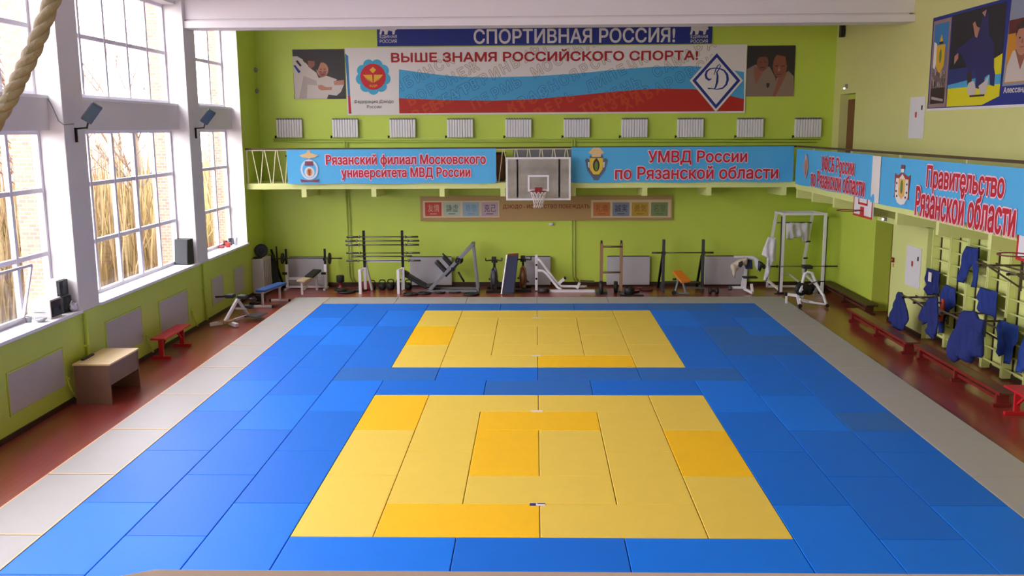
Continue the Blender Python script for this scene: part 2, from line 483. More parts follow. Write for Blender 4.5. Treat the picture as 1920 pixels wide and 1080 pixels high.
# casement tilted open at the foot of the nearest window in view
m = MB(); q = .045
c0, c1 = 3.98, 5.05
def sash(z0, z1):
    def pt(y, z): return Vector((GX + .07 + (z - 1.68) * .24, y, z))
    m.bar(pt(c0, z0), pt(c0, z1), q, q); m.bar(pt(c1, z0), pt(c1, z1), q, q)
    m.bar(pt(c0, z0), pt(c1, z0), q, q); m.bar(pt(c0, z1), pt(c1, z1), q, q)
    return pt
pt = sash(1.68, 2.6)
o = m.build('casement', FRAMEW)
tag(o, 'white bottom-hinged casement tilted open above the near windowsill', 'window sash')
g = MB(); g.hexa([pt(c0, 1.7) + Vector((-.004, 0, 0)), pt(c1, 1.7) + Vector((-.004, 0, 0)), pt(c1, 1.7), pt(c0, 1.7), pt(c0, 2.58) + Vector((-.004, 0, 0)), pt(c1, 2.58) + Vector((-.004, 0, 0)), pt(c1, 2.58), pt(c0, 2.58)])
g.build('pane', PANE, o)
# right wall: upper wall, lower recess with the wall bars, pilaster box, door openings
RX = 9.12
m = MB(); m.box(R, R + .6, NEAR, 16.2, 3.08, 8.4); m.box(R, R + .6, 17.5, B, 3.08, 8.4); m.box(R, R + .6, 16.2, 17.5, 5.75, 8.4)
struct(m.build('wall_right', mk('right_wall_paint', (212, 211, 138), .5, noise=.04, scale=1.5)))
m = MB(); m.box(R + .28, R + .6, 16.2, 17.5, 3.08, 5.75); struct(m.build('wall_right_door_recess', LIME))
m = MB(); m.box(RX, R + .6, NEAR, 12.84, 0, 3.08); struct(m.build('wall_right_lower', LIMEP))
m = MB(); m.box(R, R + .6, 14.06, B, 0, 3.08); struct(m.build('wall_right_block', LIME))
m = MB(); m.box(R, RX, 10.8, 12.86, 0, 2.55); struct(m.build('wall_right_pilaster', LIMEP))
m = MB(); m.box(RX + .2, R + .6, 12.84, 14.06, 0, 3.08); struct(m.build('wall_right_passage', LIME))
m = MB(); m.box(R + .02, RX + .2, 12.86, 14.06, 2.42, 2.56); struct(m.build('trim_3', LIMEP))
def door(n, x, y0, y1, z0, z1):
    m = MB(); m.box(x, x + .05, y0, y1, z0, z1); m.box(x - .012, x, y0 + .1, y1 - .1, z0 + .15, z0 + .9); m.box(x - .012, x, y0 + .1, y1 - .1, z0 + 1.05, z1 - .15)
    d = struct(m.build('door_%d' % n, BROWN, bevel=.008))
    h = MB(); h.cyl((x, y0 + .1, z0 + 1.02), (x - .06, y0 + .1, z0 + 1.02), .012); h.tube([(x - .06, y0 + .1, z0 + 1.02), (x - .06, y0 + .22, z0 + 1.02)], .011); h.build('door_handle', STEEL, d)
door(1, R + .22, 16.2, 17.46, 3.1, 5.6)
door(2, RX + .14, 12.88, 14.0, .02, 2.42)
# baseboards, floor edging
m = MB(); m.box(L, R, B - .03, B, 0, .13); struct(m.build('baseboard_back', DARKB))
m = MB(); m.box(L, L + .03, NEAR, B - .03, 0, .09); struct(m.build('baseboard_left', DARKB))
m = MB(); m.box(R - .03, R, 14.06, B - .03, 0, .13); struct(m.build('baseboard_right', DARKB))
m = MB(); m.box(R - .03, R, 10.8, 12.86, 0, .1); struct(m.build('baseboard_pilaster', DARKB))
m = MB(); m.box(RX - .03, RX, NEAR, 10.8, 0, .1); struct(m.build('baseboard_recess', DARKB))
# roof beams: the one in view spans wall to wall at the second pillar
for y in (-5.5, .45, 6.5):
    m = MB(); m.box(L, R, y - .3, y + .3, 7.95 if y > 0 else 7.6, 8.4); struct(m.build('ceiling_beam', CEILW))
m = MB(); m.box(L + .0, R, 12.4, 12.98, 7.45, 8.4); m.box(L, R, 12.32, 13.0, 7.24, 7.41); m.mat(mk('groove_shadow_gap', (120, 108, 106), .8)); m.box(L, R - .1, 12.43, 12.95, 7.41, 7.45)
m.ms[0] = CEILW
struct(m.build('ceiling_beam_deep', None, bevel=.01))

# balcony slabs with cantilever brackets
BY, RB = 16.5, 7.4
slabm = LIMEP
m = MB(); m.box(L, R, BY, B, 3.13, 3.3); m.box(RB, R, NEAR, BY, 3.08, 3.25)
sl = struct(m.build('balcony_slab', slabm))
for x in (-6.75, -4.72, -2.74, -.98, 1.05, 3.1, 4.93, 7.07):
    k = MB(); k.prism([(BY, 3.13), (B, 3.13), (B, 2.84), (BY, 2.9)], (Vector((x - .07, 0, 0)), Vector((0, 1, 0)), Vector((0, 0, 1)), Vector((1, 0, 0))), 0, .14)
    struct(k.build('balcony_bracket', slabm, None))
for y in (16.35, 14.86, 13.05, 11.0, 8.95, 6.96, 4.94, 2.95):
    k = MB(); k.prism([(RB, 3.08), (R - .002, 3.08), (R - .002, 2.7), (RB + .6, 2.78), (RB, 2.84)], (Vector((0, y + .06, 0)), Vector((1, 0, 0)), Vector((0, 0, 1)), Vector((0, -1, 0))), 0, .12)
    struct(k.build('balcony_bracket', slabm, None))

# near balcony under the camera, with the wooden handrail seen along the foot of the picture
m = MB(); m.box(L, R, NEAR, -9.75, 3.1, 3.3); struct(m.build('balcony_slab_near', slabm))
t = thing('wooden_handrail', 'varnished wooden handrail along the near balcony edge', 'handrail', (-.05, -9.45, 3.3))
m = MB(); m.prism([(-.62, -9.5), (-.6, -9.362), (-.54, -9.334), (R, -9.334), (R, -9.62), (-.54, -9.62), (-.6, -9.58)], (Vector((0, 0, 4.25)), Vector((1, 0, 0)), Vector((0, 1, 0)), Vector((0, 0, 1))), 0, .05)
m.build('rail_board', WOODR, t, bevel=.008)
m = MB(); m.box(-.56, R, -9.52, -9.44, 4.2, 4.25); m.build('under_rail', DGREYM, t)
for x in (-.45, 1.6, 3.6, 5.6, 7.6):
    m = MB(); m.box(x - .025, x + .025, -9.505, -9.455, 2.9, 4.2); m.build('post', DGREYM, t)
m = MB(); m.box(-8.3, 8.8, -9.76, -9.43, 2.9, 3.3); struct(m.build('balcony_edge_near', slabm))

# ---------------------------------------------------------------- judo mats
YB = mk('mat_bright_yellow', (250, 194, 8), .45, noise=.03, scale=3, bump=.08, bscale=120)
YP = mk('mat_pale_yellow', (234, 200, 78), .48, noise=.04, scale=3, bump=.08, bscale=120)
BD = mk('mat_blue', (0, 106, 214), .5, noise=.05, scale=3, bump=.05, bscale=120, spec=.3)
BL = mk('mat_light_blue', (0, 116, 230), .5, noise=.05, scale=3, bump=.05, bscale=120, spec=.3)
BG = mk('mat_worn_blue', (36, 104, 188), .5, noise=.06, scale=3, bump=.05, bscale=120, spec=.3)
GM = mk('mat_grey', (172, 167, 166), .5, noise=.04, scale=3, bump=.1, bscale=90)
ORT = mk('orange_tape', (238, 190, 142), .5)
TH = .04
_mm = {}
def judo_mat(x0, y0, x1, y1, mt, label, group):
    w_, d_ = x1 - x0, y1 - y0; k = (w_, d_, mt.name)
    src = _mm.get(k)
    if src is None:
        m = MB(); g = .005
        m.box(x0 + g, x1 - g, y0 + g, y1 - g, 0, TH)
        o = m.build('judo_mat', mt, bevel=.008); _mm[k] = o
    else:
        o = src.copy(); C.objects.link(o); o.location = ((x0 + x1) / 2, (y0 + y1) / 2, 0); ORG[o.name] = o.location.copy()
    return tag(o, label, 'mat', group)
SQ = [(-3, 0, -2, 2, 0, 'window-side corner nearest the camera'), (-3, 2, -2, 4, 0, 'middle of its window-side edge'), (-3, 4, -2, 6, 1, 'far corner on the window side'),
      (2, 0, 3, 2, 0, 'wall-bar-side corner nearest the camera'), (2, 2, 3, 4, 1, 'middle of its wall-bar-side edge'), (2, 4, 3, 6, 0, 'far corner on the wall-bar side'),
      (-2, 0, 0, 1, 1, 'near edge, window-side half'), (0, 0, 2, 1, 0, 'near edge, wall-bar-side half'),
      (-2, 5, 0, 6, 0, 'far edge, window-side half'), (0, 5, 2, 6, 0, 'far edge, wall-bar-side half'),
      (-2, 1, -1, 3, 0, 'second ring, window side, nearer one'), (-2, 3, -1, 5, 0, 'second ring, window side, farther one'),
      (1, 1, 2, 3, 0, 'second ring, wall-bar side, nearer one'), (1, 3, 2, 5, 0, 'second ring, wall-bar side, farther one'),
      (-1, 4, 1, 5, 1, 'crosswise beyond the two middle mats'), (-1, 2, 0, 4, 1, 'middle, window-side one of the pair'),
      (0, 2, 1, 4, 0, 'middle, wall-bar-side one of the pair'), (-1, 1, 1, 2, 0, 'crosswise before the two middle mats')]
FAR_TONE = {1: 1, 2: 0, 4: 0, 6: 0, 7: 1, 15: 0, 14: 0, 17: 0}
for sqn, oy in (('near', 0), ('far', 8)):
    for i, (x0, y0, x1, y1, br, d) in enumerate(SQ):
        if oy: br = FAR_TONE.get(i, br)
        judo_mat(x0, y0 + oy, x1, y1 + oy, YB if br else YP, ('bright' if br else 'pale') + ' yellow mat, %s square, %s' % (sqn, d), 'yellow mats of the %s square' % sqn)
def column(xs, spans, side, col, tones):
    for i, (y0, y1) in enumerate(spans):
        mt = tones.get(i, BD if (i + len(col)) % 3 else BL)
        judo_mat(xs[0], y0, xs[1], y1, mt, 'blue judo mat, %s from camera end, %s blue column, %s side' % (ORD[i], col, side), 'blue mats, %s side' % side)
A_ = [(y, y + 2) for y in range(-3, 15, 2)]
B_ = [(y, y + 2) for y in range(-2, 14, 2)]
C_ = [(-3, -1), (-1, 1), (1, 3), (3, 5), (5, 7), (8, 10), (10, 12), (12, 14)]
column((-6, -5), A_, 'window', 'outer', {}); column((-5, -4), B_, 'window', 'middle', {}); column((-4, -3), C_, 'window', 'inner', {})
column((5, 6), [(-3, -1), (-1, 1), (1, 3), (3, 4), (4, 5), (5, 7), (7, 9), (11, 13), (13, 15)], 'wall-bar', 'outer', {4: BG})
column((4, 5), [(-2, 0), (0, 2), (2, 4), (4, 6), (6, 8), (8, 9), (11, 12), (12, 14)], 'wall-bar', 'middle', {6: BG})
column((3, 4), C_, 'wall-bar', 'inner', {})
judo_mat(4, 9, 6, 10, BG, 'worn greyish blue mat lying crosswise, nearer of two on the wall-bar side', 'blue mats, wall-bar side')
judo_mat(4, 10, 6, 11, BG, 'worn greyish blue mat lying crosswise, farther of two on the wall-bar side', 'blue mats, wall-bar side')
def row(y, xs, tones, nm):
    for i, x in enumerate(xs):
        judo_mat(x, y, x + 2, y + 1, tones[i], 'blue mat lying crosswise, %s from windows, %s' % (ORD[i], nm), 'blue mats in rows')
row(14, (-5, -3, -1, 1, 3), (BD, BG, BG, BG, BG), 'row before the far grey border')
row(7, (-4, -2, 0, 2), (BG, BD, BG, BG), 'strip touching the far yellow square')
row(6, (-3, -1, 1), (BD, BG, BD), 'strip touching the near yellow square')
row(-1, (-3, -1, 1), (BL, BD, BL), 'row between the near square and handrail')
row(-2, (-3, -1, 1), (BD, BL, BD), 'row just under the handrail')
for i, y in enumerate(range(-2, 16, 2)):
    o = judo_mat(-7, y, -6, y + 2, GM, 'light grey border mat with orange tape, %s from the camera, window side' % ORD[i], 'grey border mats, window side')
    t = MB(); z = TH + .0015
    for q in ((-7 + .006, -6.972, y + .006, y + 1.994), (-6.028, -6.006, y + .006, y + 1.994), (-6.97, -6.03, y + .006, y + .035)): t.box(q[0], q[1], q[2], q[3], TH - .002, z)
    t.build('edge_tape', ORT, o)
    judo_mat(6, y, 7, y + 2, GM, 'grey border mat, %s from the camera, wall-bar side' % ORD[i], 'grey border mats, wall-bar side')
for i, x in enumerate(range(-6, 6, 2)):
    judo_mat(x, 15, x + 2, 16, GM, 'grey border mat along the gym equipment, %s from the windows' % ORD[i], 'grey border mats, far end')
# small printed marker strips on the yellow squares
for (x, y, nm) in ((-.03, .98, 'white and navy line marker at the near edge of the near square'), (-.03, 5.02, 'white line marker at the far edge of the near square'), (-.03, 8.98, 'white and grey line marker at the near edge of the far square'), (-.03, 13.0, 'white line marker near the far edge of the far square')):
    m = MB(); m.mat(WHITE).box(x - .1, x + .1, y - .04, y + .04, TH + .0005, TH + .004)
    if 'navy' in nm: m.mat(PBLUE).box(x - .1, x - .02, y - .04, y + .035, TH + .001, TH + .006); m.mat(PBLUE).box(x + .0, x + .1, y + .01, y + .04, TH + .001, TH + .006)
    tag(m.build('line_marker'), nm, 'marker', 'line markers on the mats')
# ---------------------------------------------------------------- outdoors, seen through the windows
m = MB(); m.box(-60, GX - .15, -40, 70, -1.2, -.9)
o = m.build('ground', mk('frosty_ground', (150, 132, 126), .9, noise=.2, scale=2)); o['kind'] = 'structure'
for i, (a, b) in enumerate(piers[2:] + [(16.3, 17.0)]):
    m = MB(); m.box(GX - .48, GX - .12, a, b, -1, 9.2); struct(m.build('wall_left_brick_pier', BRICK))
rng = random.Random(3)
m = MB()
for k in range(5200):                                        # dry reeds: one uncountable mass
    x = rng.uniform(-19, -11.8); y = rng.uniform(-6, 44); h = rng.uniform(2.6, 4.5) + (.9 if x < -15 else 0)
    z0 = -.95; dx, dy = rng.gauss(0, .3), rng.gauss(0, .45); r = rng.uniform(.02, .05)
    b0, b1, b2 = Vector((x, y, z0)), Vector((x + dx * .4, y + dy * .4, z0 + h * .6)), Vector((x + dx, y + dy, z0 + h))
    m.mat((mk('reed_gold', (146, 122, 84), .9), mk('reed_straw', (162, 140, 106), .9), mk('reed_brown', (116, 92, 66), .9))[k % 3])
    m.tube([b0, b1, b2], [r * .7, r, .006], 3, False)
    if k % 3 == 0:
        m.tube([b1, b1 + Vector((rng.gauss(0, .4), rng.gauss(0, .4), rng.uniform(.4, 1)))], [r * .5, .005], 3, False)
o = m.build('dry_reeds', None); o['kind'] = 'stuff'; tag(o, 'tall golden dry reeds growing outside the windows', 'reeds')
def tree(x, y, h, seed, label, leaf=None, name='bare_tree'):
    t = thing(name, label, 'tree', (x, y, -.95), 'trees outside the windows')
    rg = random.Random(seed); tr = MB(); br = MB(); lv = MB()
    p0 = Vector((x, y, -.95)); tr.tube([p0, p0 + Vector((.1, .05, h * .3)), p0 + Vector((.05, -.1, h * .62))], [.16, .12, .06], 7)
    def branch(p, d, ln, r, dep):
        q = p + d * ln * .5 + Vector((rg.gauss(0, .06), rg.gauss(0, .06), .03)); e = p + d * ln + Vector((0, 0, ln * .12))
        br.tube([p, q, e], [r, r * .75, r * .45], 4, False)
        if leaf and dep <= 1:
            for _ in range(16):
                c = e + Vector((rg.gauss(0, .3), rg.gauss(0, .3), rg.gauss(0, .25))); s_ = rg.uniform(.03, .06)
                a = Vector((rg.gauss(0, 1), rg.gauss(0, 1), rg.gauss(0, 1))).normalized(); b_ = a.orthogonal().normalized()
                lv.hexa([c - a * s_ - b_ * s_ * .6, c + a * s_ - b_ * s_ * .6, c + a * s_ + b_ * s_ * .6, c - a * s_ + b_ * s_ * .6] + [w + a.cross(b_) * .008 for w in (c - a * s_ - b_ * s_ * .6, c + a * s_ - b_ * s_ * .6, c + a * s_ + b_ * s_ * .6, c - a * s_ + b_ * s_ * .6)])
        if dep == 0: return
        for _ in range(3):
            d2 = (d + Vector((rg.gauss(0, .5), rg.gauss(0, .5), rg.gauss(.25, .3)))).normalized()
            branch(p + d * ln * rg.uniform(.4, 1), d2, ln * rg.uniform(.55, .8), r * .55, dep - 1)
    for k in range(9):
        z = h * rg.uniform(.2, .62); a = rg.uniform(0, 2 * PI)
        branch(p0 + Vector((.07, 0, z)), Vector((math.cos(a) * .7, math.sin(a) * .7, 1)).normalized(), h * rg.uniform(.18, .32), .05, 3)
    tr.build('trunk', mk('tree_bark', (92, 74, 64), .9), t); br.build('branches', mk('tree_twigs', (104, 82, 70), .9), t)
    if leaf: lv.build('foliage', leaf, t)
ORL = mk('autumn_leaves', (170, 124, 76), .9)
tree(-13.4, 6.3, 9.5, 1, 'bare tree outside the window nearest the rope')
tree(-14.5, 10.5, 10, 2, 'bare grey tree outside the middle window, nearer the camera')
tree(-17.0, 17.0, 9.5, 5, 'young tree with orange autumn leaves outside middle window', ORL, 'autumn_tree')
tree(-14.2, 16.5, 10.5, 8, 'bare tree outside the middle window, nearer the speaker')
tree(-15.0, 24.5, 10, 11, 'bare tree outside the far window above the cups')
m = MB(); m.box(-32, -26, 2, 48, -1, 5.4); m.mat(DGREYM).prism([(-32.3, 5.4), (-25.7, 5.4), (-29, 7)], (Vector((0, 2, 0)), Vector((1, 0, 0)), Vector((0, 0, 1)), Vector((0, 1, 0))), 0, 46); m.ms[0] = BRICK
tag(m.build('brick_building'), 'low pale brick building far behind the dry reeds', 'building')

# ---------------------------------------------------------------- back wall: radiators and heating pipes
def radiator(x, z, label):
    t = thing('wall_radiator', label, 'radiator', (x, B, z), 'radiators above the back balcony')
    m = MB(); n = 10; w_ = .79 / n
    for k in range(n): m.box(x - .395 + k * w_ + .004, x - .395 + (k + 1) * w_ - .004, B - .12, B - .03, z, z + .53)
    m.build('radiator_fins', WHITEM, t, bevel=.012)
    m = MB()
    for k in range(n): m.box(x - .395 + k * w_ + .012, x - .395 + (k + 1) * w_ - .012, B - .115, B - .035, z + .53, z + .575)
    m.build('top_grille', GREYM, t)
    m = MB(); m.cyl((x - .44, B - .07, z + .03), (x - .39, B - .07, z + .03), .022); m.cyl((x - .44, B - .07, z - .02), (x - .44, B - .07, z + .06), .018); m.build('valve', BLKM, t)
    m = MB(); m.box(x - .2, x - .17, B - .04, B, z + .4, z + .43); m.box(x + .17, x + .2, B - .04, B, z + .4, z + .43); m.build('wall_bracket', GREYM, t)
for i, x in enumerate((-7.49, -5.79, -4.05, -2.31, -.55, 1.2, 2.93, 4.6, 6.38, 8.1)):
    radiator(x, 4.6 - i * .009, 'white sectional radiator above the back balcony, %s from the windows' % ORD[i])
PIPEM = mk('painted_pipe', (186, 200, 96), .4)
t = thing('heating_pipe', 'lime painted heating pipework running below the white radiators', 'pipe', (0, B, .13))
m = MB(); m.tube([(-8.0, B - .05, 4.55), (8.5, B - .05, 4.45)], .018); m.tube([(-8.0, B - .05, 4.48), (-5.9, B - .05, 4.46), (8.4, B - .05, 4.37)], .016); m.build('supply_pipe', PIPEM, t)
for x in (-5.84, -5.76, 1.07, 1.15):
    m = MB(); m.tube([(x, B - .05, 4.5), (x, B - .05, 3.28)], .018); m.build('riser', PIPEM, t)
    m = MB(); m.tube([(x, B - .05, 3.15), (x, B - .05, 1.0), (x + .02, B - .05, .3), (x + .12, B - .05, .14)], .018); m.build('riser', PIPEM, t)

# ---------------------------------------------------------------- printed banners and photographs on the back wall
PY = B - .03
BF = FR((0, PY, 0), (1, 0, 0), (0, 0, 1))                     # banner frame: x along the wall, z up, normal to the room
def bx(u, v): q = sight(u, v, y=PY); return (q.x, q.z)
def btext(m, txt, u0, v0, u1, v1, mt, off=.004, bold=.02, **k):
    a, b = bx(u0, (v0 + v1) / 2), bx(u1, (v0 + v1) / 2); h = abs(bx(u0, v0)[1] - bx(u0, v1)[1])
    m.mat(mt).text(txt, (a[0] + b[0]) / 2, (a[1] + b[1]) / 2, b[0] - a[0], h, BF, off, bold, **k)
def ribbon(m, pts, ws, fr, off):
    n = len(pts); sides = []
    for i, (a, b) in enumerate(pts):
        p, q = pts[max(i - 1, 0)], pts[min(i + 1, n - 1)]; dx, dy = q[0] - p[0], q[1] - p[1]; l = math.hypot(dx, dy) or 1
        w_ = (ws[i] if isinstance(ws, (list, tuple)) else ws) / 2
        sides.append(((a - dy / l * w_, b + dx / l * w_), (a + dy / l * w_, b - dx / l * w_)))
    for s0, s1 in zip(sides, sides[1:]): m.poly([s0[0], s1[0], s1[1], s0[1]], fr, off)
# dark blue slogan banner, its top behind the roof beam
m = MB(); m.mat(PBLUE).box(-4.75, 5.18, PY, B - .005, 7.27, 8.32)
o = m.build('slogan_banner'); tag(o, 'navy blue banner with white slogan, half hidden behind the roof beam', 'banner')
m = MB()
btext(m, 'СПОРТИВНАЯ РОССИЯ!', 888, 53, 1266, 81, WHITE, bold=.035)
m.mat(WHITE).text('Д', -3.14, 8.0, .4, .32, BF, .004, .03)
for u in (728, 1311):
    btext(m, 'ЕДИНАЯ', u - 16, 66, u + 16, 72.5, WHITE); btext(m, 'РОССИЯ', u - 16, 74, u + 16, 80.5, WHITE)
    c = bx(u, 57)
    m.mat(WHITE).poly([(c[0] + a * .03, c[1] + b * .03) for a, b in ((-8, 5), (-5, 7), (0, 6), (5, 7), (8, 5), (9, 1), (7, 0), (6, -4), (4, -4), (4, -1), (0, 0), (-1, -4), (-4, -4), (-4, -1), (-6, 0), (-7, -4), (-9, -4), (-8, 1))], BF, .004)
m.build('lettering', None, o)
# tricolour flag banner
FX0, FX1, FZ0, FZ1 = -5.72, 6.22, 5.25, 7.235
m = MB(); m.mat(WHITE).box(FX0, FX1, PY, B - .005, FZ0, FZ1)
o = m.build('flag_banner'); tag(o, 'long tricolour flag banner with red slogan and diagonal city names', 'banner')
m = MB()
e1 = [bx(u, v) for u, v in ((748, 130), (790, 136), (830, 141), (870, 144), (920, 145), (1000, 143), (1080, 138), (1150, 131), (1200, 127), (1240, 124.5), (1300, 124), (1350, 128), (1395, 135))]
e2 = [bx(u, v) for u, v in ((748, 184), (790, 186), (830, 187.5), (870, 188), (920, 189), (1000, 186), (1080, 179), (1150, 172), (1200, 168), (1240, 166), (1300, 167), (1350, 175), (1395, 186))]
bb = FZ0 + .05
for i in range(len(e1) - 1):
    m.mat(PSKY).poly([e1[i], e2[i], e2[i + 1], e1[i + 1]], BF, .001)
    m.mat(mk('print_flag_red', (176, 34, 20), .6)).poly([e2[i], (e2[i][0], bb), (e2[i + 1][0], bb), e2[i + 1]], BF, .001)
q = bx(647, 100); m.mat(mk('print_mid_blue', (54, 116, 168), .6)).poly([(q[0], q[1]), (q[0] + .09, q[1] - .08), (q[0] + .11, 5.83), (q[0] + .04, 5.83)], BF, .001)
m.mat(RED).poly([(q[0] + .04, 5.83), (q[0] + .11, 5.83), (q[0] + .13, bb), (q[0] + .05, bb)], BF, .001)
def inter(e, x):
    for (a, b), (c, d) in zip(e, e[1:]):
        if a <= x <= c: return b + (d - b) * (x - a) / (c - a)
    return None
def city(word, idx, u, v, ang=math.radians(27), size=.30, adv=.345):
    c = bx(u, v); n = len(word)
    for k, ch in enumerate(word):
        if ch == ' ': continue
        x, y = c[0] + (k - idx) * adv * math.cos(ang), c[1] + (k - idx) * adv * math.sin(ang)
        if not (-4.3 < x < 5.9 and FZ0 < y < FZ1 + .1): continue
        for off, pal in ((.0014, 0), (.0064, 1)):
            vs, fs, bbx, ly = text_mesh(ch)
            if pal == 0:                                     # darker surround: the letter struck all round
                tot = []; tf = []; tl = []
                for q_ in range(8):
                    o_ = len(tot); tot += [(a + .06 * math.cos(q_ * PI / 4), b + .06 * math.sin(q_ * PI / 4)) for a, b in vs]; tf += [tuple(j + o_ for j in f) for f in fs]; tl += [l + q_ * 6 for l in ly]
                vs, fs, ly = tot, tf, tl
            sy = .30 / (bbx[3] - bbx[2])
            tb = bmesh.new(); nv = []
            for a, b in vs:
                a = (a - (bbx[0] + bbx[1]) / 2) * sy * .95; b = (b - (bbx[2] + bbx[3]) / 2) * sy
                nv.append(tb.verts.new((a * math.cos(ang) - b * math.sin(ang) + x, a * math.sin(ang) + b * math.cos(ang) + y, 0)))
            for f, l in zip(fs, ly):
                for j in f: nv[j].co.z = l * .0001
                try: tb.faces.new([nv[j] for j in f])
                except ValueError: pass
            for e in (e1, e2):                               # cut where the letter crosses a stripe edge
                y0 = inter(e, max(e[0][0], min(e[-1][0], x)))
                sl = (inter(e, max(e[0][0], min(e[-1][0], x + .15))) - inter(e, max(e[0][0], min(e[-1][0], x - .15)))) / .3
                bmesh.ops.bisect_plane(tb, geom=tb.verts[:] + tb.edges[:] + tb.faces[:], plane_co=(x, y0, 0), plane_no=(-sl, 1, 0))
            for co, no in (((0, bb, 0), (0, -1, 0)), ((0, FZ1 - .02, 0), (0, 1, 0)), ((e1[0][0], 0, 0), (-1, 0, 0))):
                bmesh.ops.bisect_plane(tb, geom=tb.verts[:] + tb.edges[:] + tb.faces[:], plane_co=co, plane_no=no, clear_outer=True)
            mp = {qv: m.bm.verts.new(BF[0] + BF[1] * qv.co.x + BF[2] * qv.co.y + BF[3] * (off + qv.co.z)) for qv in tb.verts}
            for f in tb.faces:
                cc = f.calc_center_median(); xx = max(e1[0][0], min(e1[-1][0], cc.x))
                zone = 0 if cc.y > inter(e1, xx) else 1 if cc.y > inter(e2, xx) else 2
                m.mat(CITY[zone][pal])
                g = m._f([mp[qv] for qv in f.verts])
                if g:
                    g.normal_update()
                    if g.normal.dot(BF[3]) < 0: g.normal_flip()
            tb.free()
CITY = ((mk('city_tan', (186, 172, 160), .6), mk('city_cream', (222, 213, 206), .6)), (mk('city_deep_blue', (46, 128, 182), .6), mk('city_light_blue', (84, 168, 210), .6)),
        (mk('city_orange', (182, 50, 20), .6), mk('city_orange_light', (190, 66, 22), .6)))
for wd, i, u, v in (('ЧЕЛЯБИНСК', 4, 766, 153), ('ВОРОНЕЖ', 3, 828, 157), ('ЕКАТЕРИНБУРГ', 3, 870, 168), ('ПЕРМЬ МОСКВА', 7, 1026, 123), ('КРАСНОЯРСК', 5, 1057, 150),
                    ('ТВЕРЬ ЛИПЕЦК', 6, 1107, 161), ('ТЮМЕНЬ САМАРА', 5, 1193, 154), ('ХАБАРОВСК', 4, 1255, 155), ('ОРЕНБУРГ', 2, 800, 205), ('РОСТОВ', 2, 960, 205), ('КАЗАНЬ', 1, 1130, 205)):
    city(wd, i, u, v)
btext(m, 'ВЫШЕ ЗНАМЯ РОССИЙСКОГО СПОРТА!', 733, 92, 1309, 115, DRED, .0072, .045)
# round federation emblem
c = bx(699.6, 144)
m.mat(mk('print_petal_blue', (58, 160, 196), .6))
for k in range(9):
    a = PI / 2 + k * 2 * PI / 9 + PI / 9; m.disc((c[0] + .36 * math.cos(a), c[1] + .36 * math.sin(a)), .17, BF, .0072 + k * .00012, seg=16)
m.disc(c, .44, BF, .0086)
m.mat(RED).disc(c, .385, BF, .0092)
fan = GOLD
for s_ in (-1, 1):
    for k in range(4):
        a0, a1 = .12 + k * .33, .12 + k * .33 + .27
        x0, x1 = .03 + k * .07, .03 + k * .07 + .06
        m.mat(fan).poly([(c[0] + s_ * x0, c[1] + .06), (c[0] + s_ * x1, c[1] + .06), (c[0] + s_ * x1 * .55, c[1] - .16 + k * .02), (c[0] + s_ * x0 * .45, c[1] - .17 + k * .02)], BF, .0098)
m.mat(fan).poly([(c[0], c[1] + .29), (c[0] + .1, c[1] + .2), (c[0], c[1] + .1), (c[0] - .1, c[1] + .2)], BF, .0098)
m.text('ФДР', c[0], c[1] - .27, .24, .08, BF, .0098, .03)
btext(m, 'Федерация Дзюдо', 664, 187, 738, 195, DARKT, .003, .005); btext(m, 'России', 688, 197, 715, 203, DARKT, .003, .005)
# diamond emblem with the looped letter
dm = lambda k: [(cx + (x - cx) * k, cy + (y - cy) * k) for x, y in dv]
dv = [bx(1344, 94), bx(1393, 151), bx(1342, 210), bx(1293, 151)]; cx = sum(p[0] for p in dv) / 4; cy = sum(p[1] for p in dv) / 4
m.mat(WHITE).poly(dm(1.0), BF, .016); m.mat(PBLUE).poly(dm(.9), BF, .0165); m.mat(WHITE).poly(dm(.76), BF, .017)
cr = lambda x, y: bx(1120 + x / 6.857, 80 + y / 6.857)
m.mat(PBLUE)
ribbon(m, [cr(*p) for p in ((1465, 465), (1435, 480), (1402, 455), (1392, 415), (1405, 370), (1445, 338), (1500, 328), (1570, 332), (1630, 360), (1668, 415), (1675, 475), (1655, 540), (1610, 585), (1540, 600), (1470, 590), (1420, 588))], [.03, .06, .07, .07, .06, .04, .03, .035, .05, .07, .075, .06, .045, .03, .025, .04], BF, .0175)
ribbon(m, [cr(*p) for p in ((1500, 415), (1520, 350), (1545, 300), (1570, 275), (1582, 300), (1565, 340), (1535, 380), (1545, 430), (1540, 500), (1520, 570), (1500, 600))], [.02, .03, .03, .02, .03, .03, .04, .06, .07, .05, .02], BF, .018)
m.build('print', None, o)
# two photographs of wrestlers, one at each end of the flag banner
def photo(name, u0, v0, u1, v1, label, shapes):
    a, b = bx(u0, v1), bx(u1, v0)
    m = MB(); m.mat(mk('photo_dark', (44, 38, 40), .5)).box(a[0], b[0], PY + .005, B - .005, a[1], b[1])
    o = m.build(name); tag(o, label, 'picture', 'photographs beside the flag banner')
    m = MB(); f = FR((a[0], PY + .005, a[1]), (1, 0, 0), (0, 0, 1)); w_, h_ = b[0] - a[0], b[1] - a[1]
    for i, (mt, pts) in enumerate(shapes): m.mat(mt).poly([(max(0, min(1, x)) * w_, max(0, min(1, y)) * h_) for x, y in pts], f, .0015 + .0006 * i)
    m.build('print', None, o)
GI = mk('print_gi_white', (196, 184, 178), .6); GIS = mk('print_gi_shade', (170, 156, 152), .6); SKD = mk('print_skin_dark', (140, 84, 66), .6); HAIR = mk('print_hair', (52, 40, 36), .6)
def L1(*p): return [((x - 120) / 900, 1 - (y - 75) / 915) for x, y in p]
def oval(x, y, rx, ry, f): return f(*[(x + rx * math.cos(k * PI / 9), y + ry * math.sin(k * PI / 9)) for k in range(18)])
